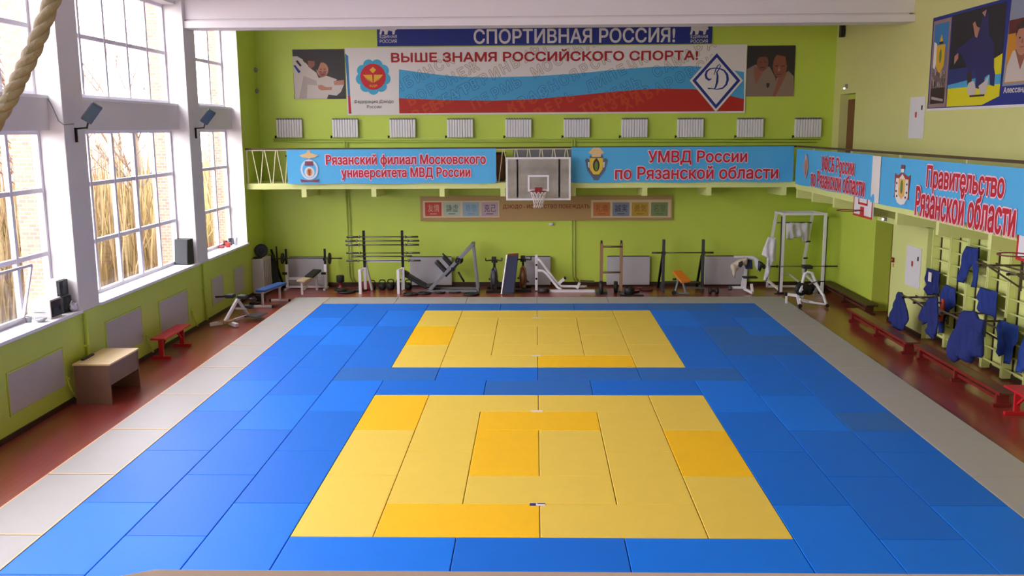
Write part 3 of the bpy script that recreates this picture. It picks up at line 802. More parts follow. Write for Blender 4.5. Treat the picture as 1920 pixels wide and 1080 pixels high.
photo('photograph', 552, 92, 645, 186, 'square photo of two grappling judoka in white, window end of flag banner', [
    (GI, L1((120, 200), (200, 200), (300, 260), (420, 420), (520, 500), (560, 600), (700, 560), (880, 630), (820, 700), (1000, 720), (940, 860), (860, 930), (720, 910), (690, 990), (130, 990))),
    (HAIR, oval(400, 260, 105, 75, L1)), (SKD, L1((380, 280), (500, 290), (500, 370), (440, 420), (390, 400))),
    (GIS, L1((300, 560), (520, 650), (530, 740), (360, 720), (340, 980), (200, 980))),
    (SKIN, oval(630, 450, 105, 135, L1)), (SKD, L1((560, 470), (700, 470), (680, 560), (620, 590), (580, 550))), (HAIR, L1((530, 340), (560, 300), (620, 290), (570, 400), (545, 470), (525, 430))),
    (DARKT, L1((585, 435), (625, 432), (625, 446), (585, 448))), (DARKT, L1((650, 432), (690, 436), (690, 448), (650, 446))), (SKIN, L1((630, 440), (650, 500), (622, 502))), (DARKT, L1((605, 535), (665, 533), (664, 542), (606, 546))),
    (SKIN, L1((540, 740), (600, 725), (680, 770), (790, 770), (780, 825), (600, 830), (550, 800))), (SKIN, L1((820, 660), (1000, 640), (1000, 730), (830, 735))),
    (PBLUE, L1((130, 370), (160, 360), (250, 480), (215, 515))), (DARKT, L1((170, 290), (205, 270), (275, 370), (245, 390)))])
def L2(*p): return [((x - 95) / 900, 1 - (y - 55) / 930) for x, y in p]
photo('photograph', 1399, 85, 1492, 181, 'dark square photo of two men in white gi, wall-bar end of banner', [
    (mk('photo_shade_gi', (132, 112, 98), .6), L2((95, 480), (250, 400), (400, 440), (520, 440), (590, 560), (640, 640), (690, 985), (95, 985))),
    (SKD, L2((230, 440), (440, 460), (380, 560), (270, 770), (230, 560))), (mk('photo_face', (120, 70, 56), .6), oval(385, 370, 110, 150, L2)), (HAIR, L2((260, 330), (280, 210), (380, 150), (500, 210), (510, 330), (470, 260), (330, 260))),
    (DARKT, L2((320, 350), (370, 345), (370, 358), (320, 362))), (DARKT, L2((410, 345), (455, 350), (455, 362), (410, 358))), (DARKT, L2((345, 445), (425, 445), (420, 456), (350, 458))),
    (mk('photo_gi_warm', (140, 118, 100), .6), L2((610, 985), (660, 650), (880, 520), (985, 620), (995, 985))), (SKD, L2((700, 620), (850, 560), (760, 760), (650, 985), (600, 985), (650, 800))),
    (mk('photo_face_b', (132, 76, 58), .6), oval(715, 420, 135, 225, L2)), (HAIR, L2((640, 220), (720, 170), (820, 200), (900, 300), (900, 400), (840, 420), (810, 260))),
    (DARKT, L2((620, 425), (680, 420), (680, 436), (620, 440))), (DARKT, L2((740, 420), (800, 425), (800, 440), (740, 436))), (SKIN, L2((695, 430), (725, 520), (680, 522))), (DARKT, L2((650, 575), (750, 572), (748, 584), (652, 588))), (DARKT, L2((470, 740), (530, 740), (525, 800), (497, 835), (472, 800)))])
# tan calligraphy banner under the balcony
a, b = bx(789, 414), bx(1261, 366)
BF0 = BF; BF = FR((0, B - .085, 0), (1, 0, 0), (0, 0, 1))     # hangs clear of the pipes
m = MB(); m.mat(TANP).box(a[0], b[0], B - .085, B - .075, a[1], b[1]); o = m.build('calligraphy_banner', bevel=0)
tag(o, 'tan banner with eight calligraphy squares under the back balcony', 'banner')
m = MB()
btext(m, 'ДЗЮДО - ИСКУССТВО ПОБЕЖДАТЬ', 943, 383, 1106, 392, mk('print_brown_red', (134, 52, 16), .6), .003, .03)
CREAMP = mk('print_cream', (206, 186, 150), .6)
def brect(u0, v0, u1, v1, mt, off):
    p, q = bx(u0, v1), bx(u1, v0); m.mat(mt).rect(p[0], p[1], q[0], q[1], BF, off)
brect(794, 376, 936, 408, CREAMP, .001); brect(1108, 374, 1258, 408, CREAMP, .001)
for (u0, u1, col, kanji, kc) in ((797.6, 828, (184, 62, 50), '友情', (214, 170, 140)), (832, 863, (172, 184, 164), '謙虚', (72, 84, 76)), (868, 898.5, (140, 164, 182), '尊敬', (104, 138, 172)), (903, 934, (176, 154, 168), '克己', (58, 46, 60)),
                                 (1112, 1144, (192, 116, 62), '礼儀', (148, 80, 36)), (1148, 1180, (122, 132, 152), '誠実', (36, 42, 62)), (1184, 1216, (184, 148, 46), '勇気', (140, 96, 20)), (1220, 1252, (122, 134, 88), '名誉', (86, 108, 70))):
    brect(u0, 379, u1, 405, mk('print_square_%d' % int(u0), col, .6), .002)
    ink = mk('print_ink_%d' % int(u0), kc, .6)
    btext(m, kanji, u0 + 5, 383, u1 - 4, 397, ink, .003, .0); brect(u0 + 9, 400, u1 - 9, 401.5, ink, .003)
m.build('print', None, o)
BF = BF0
# small white sensor box on the wall below the calligraphy
m = MB(); q = sight(1034, 420, y=B); m.box(q.x - .07, q.x + .05, B - .08, B, q.z - .04, q.z + .05); m.cyl((q.x, B - .1, q.z), (q.x, B - .08, q.z), .03)
tag(m.build('junction_box', WHITEM, bevel=.008), 'small white junction box below the calligraphy banner', 'junction box')

# ---------------------------------------------------------------- banners hung on the balcony railing
def cloth_banner(fr, w_, h_, label, mt, prints, seed):
    """a stretched cloth with soft wrinkles; its print lies just in front of the weave"""
    rg = random.Random(seed); ph = [rg.uniform(0, 6) for _ in range(6)]
    def z(a, b): return .006 * math.sin(a * 3.1 + b * 2.2 + ph[0]) + .005 * math.sin(a * 7.3 - b * 5 + ph[1]) * max(0, 1 - min(a, w_ - a) / .9) + .003 * math.sin(a * 1.3 + ph[2])
    m = MB(); m.mat(mt); nx, ny = int(w_ / .08), 12; o_, u, v, n = fr
    for side in (0, 1):
        g = [[m.bm.verts.new(o_ + u * (w_ * i / nx) + v * (h_ * j / ny - .012 * math.sin(PI * i / nx * 5) * (1 - j / ny)) + n * (z(w_ * i / nx, h_ * j / ny) - side * .004)) for j in range(ny + 1)] for i in range(nx + 1)]
        for i in range(nx):
            for j in range(ny):
                q_ = [g[i][j], g[i + 1][j], g[i + 1][j + 1], g[i][j + 1]]
                m._f(q_ if side == 0 else q_[::-1], True)
    o = m.build('railing_banner'); tag(o, label, 'banner', 'banners on the balcony railing')
    m = MB(); m.z = z; prints(m, (o_ + n * .012, u, v, n)); m.build('print', None, o)
    return o
CB = mk('banner_cloth_blue', (78, 172, 224), .55, noise=.03, scale=2)
LETR = mk('banner_letter_red', (186, 28, 46), .6); LETP = mk('banner_letter_pink', (244, 196, 212), .6)
def lines(m, f, ls):
    for txt, cx, cy, wd, ht in ls:
        m.mat(LETP).text(txt, cx, cy, wd + .05, ht + .05, f, .0, .09)
        m.mat(LETR).text(txt, cx, cy, wd, ht, f, .0042, .035)
def heraldic(m, f, cx, cy, w_, h_, kind):
    P = lambda pts, mt, off: m.mat(mt).poly([(cx + a * w_, cy + b * h_) for a, b in pts], f, off)
    O = lambda a, b, r, q, mt, off: m.mat(mt).disc((cx + a * w_, cy + b * h_), r * w_, f, off, q * h_, 20)
    gold = mk('print_pale_gold', (216, 184, 132), .6); grey = mk('print_heraldic_grey', (92, 96, 116), .6); mar = mk('print_maroon', (122, 58, 76), .6); silver = mk('print_silver', (206, 212, 222), .6); yel = mk('print_heraldic_yellow', (222, 190, 60), .6); grn = mk('print_green', (96, 126, 60), .6)
    if kind == 0:      # eagle over a wreathed badge
        P([(-.5, .34), (-.1, .42), (-.06, .5), (.06, .5), (.1, .42), (.5, .34), (.3, .28), (.08, .26), (0, .22), (-.08, .26), (-.3, .28)], gold, .001)
        O(0, -.1, .46, .32, silver, .001); O(0, -.1, .36, .26, CB, .002); P([(-.22, .16), (.22, .16), (.22, .02), (-.22, .02)], mar, .003)
        O(0, -.18, .26, .17, silver, .003); O(0, -.18, .15, .12, mk('print_ochre', (206, 142, 76), .6), .004); P([(-.07, -.1), (.07, -.1), (.05, -.28), (-.05, -.28)], mk('print_rust', (150, 70, 40), .6), .005)
        P([(-.5, -.4), (-.1, -.44), (.1, -.44), (.5, -.4), (.44, -.5), (0, -.48), (-.44, -.5)], mar, .004)
    elif kind == 1:    # eagle over a shield in dark laurel
        P([(-.36, .34), (-.14, .5), (.14, .5), (.36, .34), (.2, .3), (.2, .22), (-.2, .22), (-.2, .3)], gold, .002)
        P([(-.5, .12), (-.42, .18), (-.32, .14), (-.28, .26), (.28, .26), (.32, .14), (.42, .18), (.5, .12), (.4, -.2), (.16, -.42), (.1, -.5), (-.1, -.5), (-.16, -.42), (-.4, -.2)], grey, .001)
        P([(-.38, .06), (-.3, .06), (-.3, -.12), (-.36, -.1)], silver, .003); P([(.38, .06), (.3, .06), (.3, -.12), (.36, -.1)], silver, .003)
        P([(-.3, .18), (.3, .18), (.28, -.16), (.12, -.32), (-.12, -.32), (-.28, -.16)], yel, .003); O(0, -.04, .15, .19, HAIR, .004); O(0, -.06, .08, .15, grn, .005); O(0, .13, .05, .05, HAIR, .006)
    elif kind == 2:    # shield with a blade below
        P([(-.3, .3), (-.1, .5), (.1, .5), (.3, .3), (.5, .0), (.3, -.25), (.06, -.5), (-.06, -.5), (-.3, -.25), (-.5, 0)], mk('print_dull_pink', (188, 150, 142), .6), .001)
        O(0, .02, .32, .24, mk('print_dull_tan', (176, 128, 106), .6), .002); P([(-.07, -.2), (.07, -.2), (0, -.48)], grey, .003)
    else:              # mantle with a crown and a yellow shield
        P([(-.5, .26), (-.34, .2), (-.08, .28), (.08, .28), (.34, .2), (.5, .26), (.46, -.2), (.5, -.34), (-.5, -.34), (-.46, -.2)], mk('print_mantle_red', (150, 56, 44), .6), .001)
        P([(-.4, .14), (-.2, .14), (0, .26), (.2, .14), (.4, .14), (.42, -.3), (.24, -.46), (0, -.5), (-.24, -.46), (-.42, -.3)], WHITE, .002)
        P([(-.22, .14), (.22, .14), (.2, -.26), (0, -.36), (-.2, -.26)], mk('print_amber', (222, 172, 92), .6), .003); O(0, -.06, .09, .17, grn, .004)
        P([(-.1, .3), (.1, .3), (.1, .38), (-.1, .38)], WHITE, .004); P([(-.13, .38), (.13, .38), (.1, .48), (-.1, .48)], mk('print_crown', (120, 66, 80), .6), .005)
        for s_ in (-1, 1): O(s_ * .34, -.18, .05, .03, HAIR, .005); O(s_ * .28, -.3, .05, .03, HAIR, .005); O(s_ * .33, .02, .04, .03, HAIR, .005)
BB = 16.42
q0, q1 = sight(540, 343, y=BB), sight(930, 276, y=BB)
f1 = FR((q0.x, BB, 3.29), (1, 0, 0), (0, 0, 1)); W1 = q1.x - q0.x
def lx(u0, v0, u1, v1, org, y=None, x=None):
    a, b = sight(u0, (v0 + v1) / 2, y=y, x=x), sight(u1, (v0 + v1) / 2, y=y, x=x); h = abs(sight(u0, v0, y=y, x=x).z - sight(u0, v1, y=y, x=x).z)
    k = (lambda p: p.x - org.x) if y is not None else (lambda p: org.y - p.y)
    return ((k(a) + k(b)) / 2, (a.z + b.z) / 2 - org.z, abs(k(b) - k(a)), h)
def pr1(m, f):
    lines(m, f, [('Рязанский филиал Московского',) + lx(611, 289, 911, 313, f1[0], y=BB), ('университета МВД России',) + lx(640, 314, 882, 337, f1[0], y=BB)])
    cx, cy, w_, h_ = lx(562, 282, 598, 342, f1[0], y=BB); heraldic(m, f, cx, cy, w_, h_, 0)
cloth_banner(f1, W1, .98, 'sky blue railing banner with two red lines, window side of backboard', CB, pr1, 1)
q0, q1 = sight(1071, 340, y=BB), sight(1489, 275, y=BB); f2 = FR((q0.x, BB, 3.29), (1, 0, 0), (0, 0, 1)); W2 = q1.x - q0.x
def pr2(m, f):
    lines(m, f, [('УМВД России',) + lx(1215, 282, 1401, 309, f2[0], y=BB), ('по Рязанской области',) + lx(1153, 311, 1459, 336, f2[0], y=BB)])
    cx, cy, w_, h_ = lx(1097, 277, 1139, 338, f2[0], y=BB); heraldic(m, f, cx, cy, w_, h_, 1)
cloth_banner(f2, W2, 1.0, 'sky blue railing banner with shield, between backboard and corner', CB, pr2, 2)
BXX = 7.33
f3 = FR((BXX, 16.3, 3.24), (0, -1, 0), (0, 0, 1))
def pr3(m, f):
    lines(m, f, [('УФСБ России',) + lx(1541, 295, 1603, 325, f3[0], x=BXX), ('по Рязанской области',) + lx(1521, 325, 1623, 357, f3[0], x=BXX)])
    cx, cy, w_, h_ = lx(1507, 289, 1517, 335, f3[0], x=BXX); heraldic(m, f, cx, cy, w_, h_, 2)
cloth_banner(f3, 6.0, .98, 'sky blue banner with faded emblem on side balcony, farther of two', CB, pr3, 3)
f4 = FR((BXX, 10.28, 3.2), (0, -1, 0), (0, 0, 1))
def pr4(m, f):
    m.mat(WHITE).rect(0, .0, .5, 1.0, f, -.003)
    lines(m, f, [('Правительство',) + lx(1738, 318, 1886, 370, f4[0], x=BXX), ('Рязанской области',) + lx(1717, 362, 1908, 420, f4[0], x=BXX)])
    cx, cy, w_, h_ = lx(1678, 308, 1707, 384, f4[0], x=BXX); heraldic(m, f, cx, cy, w_, h_, 3)
cloth_banner(f4, 7.6, 1.0, 'sky blue banner with crowned mantle emblem and white end strip, side balcony', CB, pr4, 4)

# balcony railings
RAILC = mk('railing_brown', (74, 56, 34), .5); BALC = mk('baluster_cream', (224, 218, 176), .45)
t = thing('balcony_railing', 'railing of zigzag cream bars along the back balcony', 'railing', (-.5, 16.56, 3.3))
m = MB(); m.box(L, RB, 16.53, 16.59, 4.26, 4.31); m.build('top_rail', RAILC, t)
m = MB(); m.box(L, RB, 16.545, 16.575, 4.235, 4.26); m.build('under_rail', BALC, t)
for (x0, n) in ((-8.22, 4), (-1.3, 7)):
    for k in range(n):
        x = x0 + k * .36
        for p, q in (((x, 4.24), (x + .15, 3.3)), ((x + .2, 3.3), (x + .32, 4.24))):
            m = MB(); m.bar((p[0], 16.56, p[1]), (q[0], 16.56, q[1]), .022); m.build('baluster', BALC, t)
for x in (-8.38, -4.5, -1.4, 1.1, 4.2, 7.3):
    m = MB(); m.box(x - .02, x + .02, 16.54, 16.58, 3.3, 4.26); m.build('post', BALC, t)
t = thing('balcony_railing', 'brown topped railing along the side balcony behind two blue banners', 'railing', (7.43, 6, 3.25))
m = MB(); m.box(7.4, 7.46, -9, 16.5, 4.26, 4.31); m.build('top_rail', RAILC, t)
for y in range(-9, 17, 3):
    m = MB(); m.box(7.41, 7.45, y - .02, y + .02, 3.25, 4.26); m.build('post', BALC, t)
# furniture stored on the back balcony
def cupboard(x0, x1, z1, label):
    t = thing('wooden_cupboard', label, 'cupboard', ((x0 + x1) / 2, 17.5, 3.3))
    m = MB(); m.box(x0, x1, 17.2, 17.7, 3.3, z1); m.build('body', mk('dark_cupboard_wood', (84, 44, 34), .5), t, bevel=.01)
    m = MB(); m.box(x0 - .03, x1 + .03, 17.17, 17.73, z1, z1 + .04); m.build('top_board', DARKB, t)
    m = MB(); m.box(x0 + .03, x1 - .03, 17.185, 17.2, 3.36, z1 - .04); m.build('door', BROWN, t)
cupboard(-7.4, -6.9, 4.05, 'dark wooden cupboard on the back balcony behind window-side banner')
cupboard(-1.5, -.95, 4.1, 'dark wooden cupboard on the back balcony beside the backboard')
m = MB(); m.box(-.7, 1.1, 17.3, 17.34, 3.3, 4.28)
tag(m.build('grey_board', GREYM), 'tall grey board standing on the balcony behind the backboard', 'board')
# ---------------------------------------------------------------- climbing rope pulled aside to the left
ROPE = mk('hemp_rope', (190, 176, 164), .85, noise=.2, scale=30, bump=.3, bscale=80)
base = [Vector((.2, -7.9, 8.4)), Vector((-.6, -7.9, 6.8)), Vector((-1.16, -7.9, 5.6)), Vector((-1.33, -7.9, 5.2)), Vector((-1.395, -7.9, 5.07)), Vector((-1.455, -7.9, 4.97)), Vector((-1.515, -7.9, 4.88)), Vector((-1.68, -7.9, 4.66)), Vector((-1.9, -7.95, 4.42))]
pts = []
for p, q in zip(base, base[1:]):
    for k in range(14): pts.append(p.lerp(q, k / 14))
sm = [sum((pts[max(0, min(len(pts) - 1, i + j))] for j in range(-5, 6)), Vector()) / 11 for i in range(len(pts))]
t = thing('climbing_rope', 'thick tan climbing rope hanging aslant before the near windows', 'rope', (.2, -7.9, 8.4))
sl = 0; strands = [MB() for _ in range(3)]
acc = [[], [], []]
fine = []
for p, q in zip(sm, sm[1:]):
    n = max(1, int((q - p).length / .008))
    for k in range(n): fine.append(p.lerp(q, k / n))
for i, p in enumerate(fine):
    d = (fine[min(i + 1, len(fine) - 1)] - fine[max(i - 1, 0)]).normalized(); u = Vector((0, 1, 0)); v = d.cross(u).normalized()
    for k in range(3):
        a = i * .008 / .11 * 2 * PI + k * 2 * PI / 3
        acc[k].append(p + (u * math.cos(a) + v * math.sin(a)) * .0105)
m = MB()
for k in range(3): m.tube(acc[k], .0125, 7)
m.build('twisted_strands', ROPE, t)
m = MB(); m.cyl((.2, -7.9, 8.3), (.2, -7.9, 8.4), .05); m.build('ceiling_mount', BLKM, t)

# ---------------------------------------------------------------- basketball boards
t = thing('basketball_backboard', 'scuffed clear basketball backboard with white frame, centre of back balcony', 'basketball hoop', (.04, 16.1, 2.8))
x0, x1, z0, z1, y = -.875, .955, 2.82, 4.03, 16.02
m = MB(); m.box(x0 + .05, x1 - .05, y + .005, y + .02, z0 + .05, z1 - .05); m.build('clear_panel', ACRYL, t)
m = MB(); f = .055
m.box(x0, x0 + f, y, y + .04, z0, z1); m.box(x1 - f, x1, y, y + .04, z0, z1); m.box(x0 + f, x1 - f, y, y + .04, z0, z0 + f); m.box(x0 + f, x1 - f, y, y + .04, z1 - f, z1); m.build('white_border', WHITEM, t, bevel=.005)
m = MB(); a0, a1, b0, b1, f = -.26, .34, 3.07, 3.53, .05
m.box(a0, a0 + f, y - .002, y + .004, b0, b1); m.box(a1 - f, a1, y - .002, y + .004, b0, b1); m.box(a0 + f, a1 - f, y - .002, y + .004, b0, b0 + f); m.box(a0 + f, a1 - f, y - .002, y + .004, b1 - f, b1); m.build('target_square', WHITEM, t)
def hoop(t, c, fwd, red, netlen=.5):
    """ring, bracket plate, bracing and net; c = where the bracket meets the board"""
    c, fw = Vector(c), Vector(fwd); sd = fw.cross(Vector((0, 0, 1))); R_ = .225; cc = c + fw * (R_ + .12)
    m = MB(); m.torus(cc, (0, 0, 1), R_, .011, 28, 8); m.bar(c + sd * .08, cc - fw * R_ * .9 + sd * .1, .018); m.bar(c - sd * .08, cc - fw * R_ * .9 - sd * .1, .018); rg_ = m.build('rim', red, t)
    m = MB(); m.cbox(c + fw * .012, (.2 if abs(fw.y) > .5 else .024, .024 if abs(fw.y) > .5 else .2, .17)); m.build('bracket_plate', red, t, bevel=.005)
    m = MB(); n = 12
    prof = [(R_, -.01), (R_ * .86, -.12), (R_ * .68, -.24), (R_ * .58, -.36), (R_ * .6, -.46)]
    for k in range(n):
        for s_ in (1, -1):
            pts = []
            for j, (r_, d_) in enumerate(prof):
                a = (k + s_ * .5 * j) * 2 * PI / n; pts.append(cc + Vector((r_ * math.cos(a), r_ * math.sin(a), d_ * netlen / .5)))
            m.tube(pts, .008, 4)
    m.build('net', mk('net_cord', (226, 214, 214), .8), t)
hoop(t, (.04, 16.02, 3.1), (0, -1, 0), mk('rim_red', (150, 30, 36), .4))
m = MB()
for x in (-.55, .63): m.bar((x, 16.04, 3.9), (x, 16.5, 3.25), .05); m.bar((x, 16.04, 3.0), (x, 16.5, 3.2), .05); m.bar((x, 16.05, 2.9), (x, 16.05, 4.0), .05)
m.build('support_frame', GREYM, t)
def side_board(yc, label):
    X = 7.362
    t = thing('basketball_board', label, 'basketball hoop', (7.4, yc, 2.8), 'side basketball boards')
    m = MB(); m.box(X, X + .03, yc - .62, yc + .62, 2.8, 3.75); m.build('board_panel', WHITEM, t)
    m = MB(); q = .05
    for (a, b, c, d) in ((yc - .62, yc - .57, 2.8, 3.75), (yc + .57, yc + .62, 2.8, 3.75), (yc - .57, yc + .57, 2.8, 2.85), (yc - .57, yc + .57, 3.7, 3.75), (yc - .3, yc + .3, 3.08, 3.13)): m.box(X - .004, X, a, b, c, d)
    for (a, b, c, d) in ((yc - .3, yc - .25, 3.08, 3.5), (yc + .25, yc + .3, 3.08, 3.5)): m.box(X - .004, X, a, b, c, d)
    m.build('red_lines', REDP, t)
    rim_only(t, (X, yc, 2.96))
    m = MB(); m.box(X + .03, 7.52, yc - .3, yc - .22, 2.9, 3.0); m.box(X + .03, 7.52, yc + .22, yc + .3, 2.9, 3.0); m.box(7.44, 7.52, yc - .3, yc - .22, 3.0, 3.08); m.box(7.44, 7.52, yc + .22, yc + .3, 3.0, 3.08); m.split('mount', GREYM, t)
def rim_only(t, c):
    c = Vector(c); R_ = .225; cc = c + Vector((-R_ - .12, 0, 0))
    m = MB(); m.torus(cc, (0, 0, 1), R_, .011, 28, 8); m.bar(c + Vector((0, .08, 0)), cc + Vector((R_ * .9, .1, 0)), .018); m.bar(c - Vector((0, .08, 0)), cc + Vector((R_ * .9, -.1, 0)), .018); m.build('rim', mk('rim_rust', (124, 52, 40), .5), t)
    m = MB(); m.box(c.x - .024, c.x, c.y - .1, c.y + .1, c.z - .15, c.z + .08); m.build('bracket_plate', REDP, t, bevel=.005)
side_board(10.85, 'white board with red lines and bare rim under the farther side banner')
side_board(3.38, 'white board with red lines and bare rim by the nearest wall bars')

# ---------------------------------------------------------------- right wall fittings
def hose_cabinet(y0, y1, z0, z1, label):
    t = thing('hose_cabinet', label, 'cabinet', (R, (y0 + y1) / 2, z0), 'white fire hose cabinets')
    m = MB(); m.box(R - .03, R - .001, y0, y1, z0, z1); m.build('body', WHITEM, t, bevel=.006)
    m = MB(); m.box(R - .042, R - .03, y0 + .03, y1 - .03, z0 + .03, z1 - .03); d = m.build('door', WHITEM, t, bevel=.004)
    m = MB(); ym, zm = (y0 + y1) / 2, (z0 + z1) / 2; m.box(R - .044, R - .042, ym - .05, ym + .05, zm + .02, zm + .13); m.box(R - .0445, R - .042, ym - .03, ym + .03, zm + .0, zm + .02); m.build('fire_sticker', REDP, d)
    m = MB(); m.box(R - .055, R - .042, y0 + .06, y0 + .11, z1 - .3, z1 - .2); m.build('latch', BLACK, d)
hose_cabinet(11.42, 12.25, 4.55, 5.5, 'white fire hose cabinet on the upper wall beside judo poster')
hose_cabinet(11.06, 11.88, 1.1, 2.05, 'white fire hose cabinet on the lower pilaster beside wall bars')
def lamp(y, z, label):
    t = thing('emergency_lamp', label, 'lamp', (R, y, z), 'small lamps above the doors')
    m = MB(); m.box(R - .05, R, y - .06, y + .06, z, z + .12); m.build('housing', GREYM, t, bevel=.008)
    m = MB(); m.ball((R - .08, y, z + .0), .032, seg=12); m.build('bulb', mk('lit_lamp', (235, 240, 255), .3, emit=1.3), t)
lamp(16.95, 5.9, 'small lit emergency lamp above the upper balcony door')
t = thing('emergency_lamp', 'small lit lamp under the side balcony above lower door', 'lamp', (R + .02, 13.44, 2.48), 'small lamps above the doors')
m = MB(); m.box(R - .04, R + .02, 13.38, 13.5, 2.46, 2.55); m.build('housing', GREYM, t, bevel=.006)
m = MB(); m.ball((R - .06, 13.44, 2.5), .032, seg=12); m.build('bulb', mk('lit_lamp', (235, 240, 255), .3, emit=1.3), t)
t = thing('fire_alarm_button', 'small red fire alarm button beside the lower door', 'alarm button', (R, 12.72, 1.48))
m = MB(); m.box(R - .04, R, 12.66, 12.78, 1.5, 1.62); m.build('housing', REDD, t, bevel=.006); m = MB(); m.cyl((R - .05, 12.72, 1.56), (R - .04, 12.72, 1.56), .025); m.build('button', GOLD, t)
m = MB(); m.box(R - .002, R, 12.68, 12.76, 1.38, 1.47); m.build('notice_sticker', mk('sticker_amber', (190, 120, 60), .6), t)
t = thing('wall_speaker', 'small dark speaker high in the far wall-bar corner', 'speaker', (R, 17.4, 7.3))
m = MB(); m.box(R - .14, R - .03, 17.3, 17.5, 7.36, 7.72); m.build('box', BLACK, t, bevel=.01); m = MB(); m.box(R - .03, R, 17.37, 17.43, 7.45, 7.6); m.build('bracket', BLKM, t)
m = MB(); m.hexa([(R + .02, 10.85, 2.55), (RX, 10.85, 2.55), (RX, 11.6, 2.55), (R + .02, 11.5, 2.55), (R + .05, 10.9, 2.6), (RX - .04, 10.9, 2.66), (RX - .04, 11.5, 2.64), (R + .06, 11.4, 2.58)])
tag(m.build('folded_tarp', DGREYM, bevel=.01), 'dark folded tarp lying on top of the lime pilaster', 'tarp')
for i, (y, z) in enumerate(((17.9, 6.6), (17.9, 5.98))):
    m = MB(); m.lathe((L + .0, y, z), (1, 0, 0), [(.07, 0), (.08, .03), (.06, .07), (.02, .09)], 14)
    tag(m.build('alarm_sounder', GREYM), ('upper' if i == 0 else 'lower') + ' small round alarm sounder in the far window-side corner', 'alarm')
# large judo poster on the upper right wall
t = thing('judo_poster', 'large navy poster of judo photos high on the side wall', 'poster', (R, 8, 5.2))
PX = R - .03
m = MB(); m.mat(PBLUE).box(PX, R - .004, 3.0, 11.25, 5.22, 7.2); m.build('backing', None, t)
PF = FR((PX, 11.25, 5.22), (0, -1, 0), (0, 0, 1))
m = MB(); m.mat(mk('poster_mauve', (150, 120, 116), .6)).rect(.06, .02, .95, 1.9, PF, .002)
m.mat(mk('poster_sky', (52, 120, 176), .6)).rect(.14, 1.2, .86, 1.82, PF, .003)
m.mat(mk('poster_haze', (112, 110, 128), .6)).rect(.14, .75, .86, 1.25, PF, .0035)
m.mat(WHITE).poly([(.16, 1.45), (.3, 1.4), (.34, 1.0), (.26, .85), (.16, .9)], PF, .004)
m.mat(GOLD).poly([(.3, 1.36), (.74, 1.36), (.72, .9), (.52, .74), (.32, .9)], PF, .0045).poly([(.42, 1.42), (.62, 1.42), (.52, 1.58)], PF, .0045); m.mat(HAIR).rect(.42, 1.38, .62, 1.43, PF, .005); m.mat(mk('print_green', (96, 126, 60), .6)).disc((.52, 1.12), .06, PF, .005, .15)
m.mat(mk('poster_stone', (108, 92, 90), .6)).rect(.14, .42, .86, .78, PF, .0042)
rg = random.Random(5)
for k in range(26):
    x, z_ = rg.uniform(.16, .8), rg.uniform(.38, .74); m.mat((GIS, HAIR, mk('poster_stone_b', (150, 110, 104), .6))[k % 3]).rect(x, z_, x + rg.uniform(.02, .07), z_ + rg.uniform(.04, .14), PF, .0046 + k * .00003)
m.mat(HAIR).rect(.14, .1, .86, .44, PF, .0056); m.mat(GIS).poly([(.2, .2), (.8, .14), (.8, .19), (.2, .26)], PF, .006)
m.build('town_crest_picture', None, t)
m = MB(); Wm = lambda p: [(1.0 + x * 2.3, .02 + y_ * 1.9) for x, y_ in p]
m.mat(mk('poster_black', (36, 32, 40), .6)).rect(1.0, .75, 3.3, 1.92, PF, .002); m.mat(mk('poster_crowd_blue', (42, 50, 110), .6)).rect(1.0, .4, 3.3, .8, PF, .0025)
m.mat(PSKY).poly(Wm([(0, .24), (1, .32), (1, .2), (0, .16)]), PF, .003); m.mat(mk('poster_mat_yellow', (214, 204, 20), .6)).poly(Wm([(0, .2), (1, .2), (1, .08), (.7, 0), (0, 0)]), PF, .0035)
m.mat(mk('poster_mat_yellow', (214, 204, 20), .6)).poly(Wm([(.86, .46), (1, .5), (1, .3), (.88, .3)]), PF, .0035)
NV = mk('poster_gi_navy', (40, 38, 92), .6)
m.mat(NV).poly(Wm([(.62, .97), (.7, .93), (.74, .7), (.84, .62), (.86, .4), (.9, .3), (.9, .18), (.82, .2), (.8, .32), (.72, .28), (.7, .16), (.56, .18), (.54, .38), (.4, .36), (.22, .58), (.16, .52), (.1, .55), (.14, .62), (.5, .74), (.56, .8), (.6, .9)]), PF, .004)
m.mat(SKIN).poly(Wm([(.42, .86), (.46, .88), (.5, .82), (.56, .8), (.52, .7), (.48, .72)]), PF, .0045).poly(Wm([(.1, .55), (.17, .58), (.18, .52), (.1, .46)]), PF, .0045).poly(Wm([(.58, .95), (.66, .97), (.64, .9)]), PF, .0046)
m.mat(HAIR).poly(Wm([(.38, .34), (.46, .37), (.48, .26), (.4, .22)]), PF, .005)
m.mat(GI).poly(Wm([(.42, .24), (.52, .26), (.58, .16), (.56, .1), (.46, .1), (.4, .16)]), PF, .0054).poly(Wm([(.62, .2), (.72, .24), (.8, .3), (.76, .12), (.66, .1)]), PF, .0054); m.mat(HAIR).rect(*Wm([(.46, .09)])[0], *Wm([(.74, .11)])[0], PF, .006)
m.build('throw_picture', None, t)
PF2 = FR((PX, 11.25 + .3, 5.22), (0, -1, 0), (0, 0, 1))
m = MB(); m.mat(mk('poster_cloud', (134, 142, 160), .6)).poly([(3.68, .35), (8.4, .35), (8.4, 1.96), (3.78, 1.96)], PF2, .002)
m.mat(mk('poster_ochre', (196, 132, 26), .6)).rect(3.76, .4, 5.3, 1.55, PF2, .003); m.mat(mk('poster_maroon', (96, 32, 30), .6)).rect(3.76, 1.3, 5.3, 1.55, PF2, .0035)
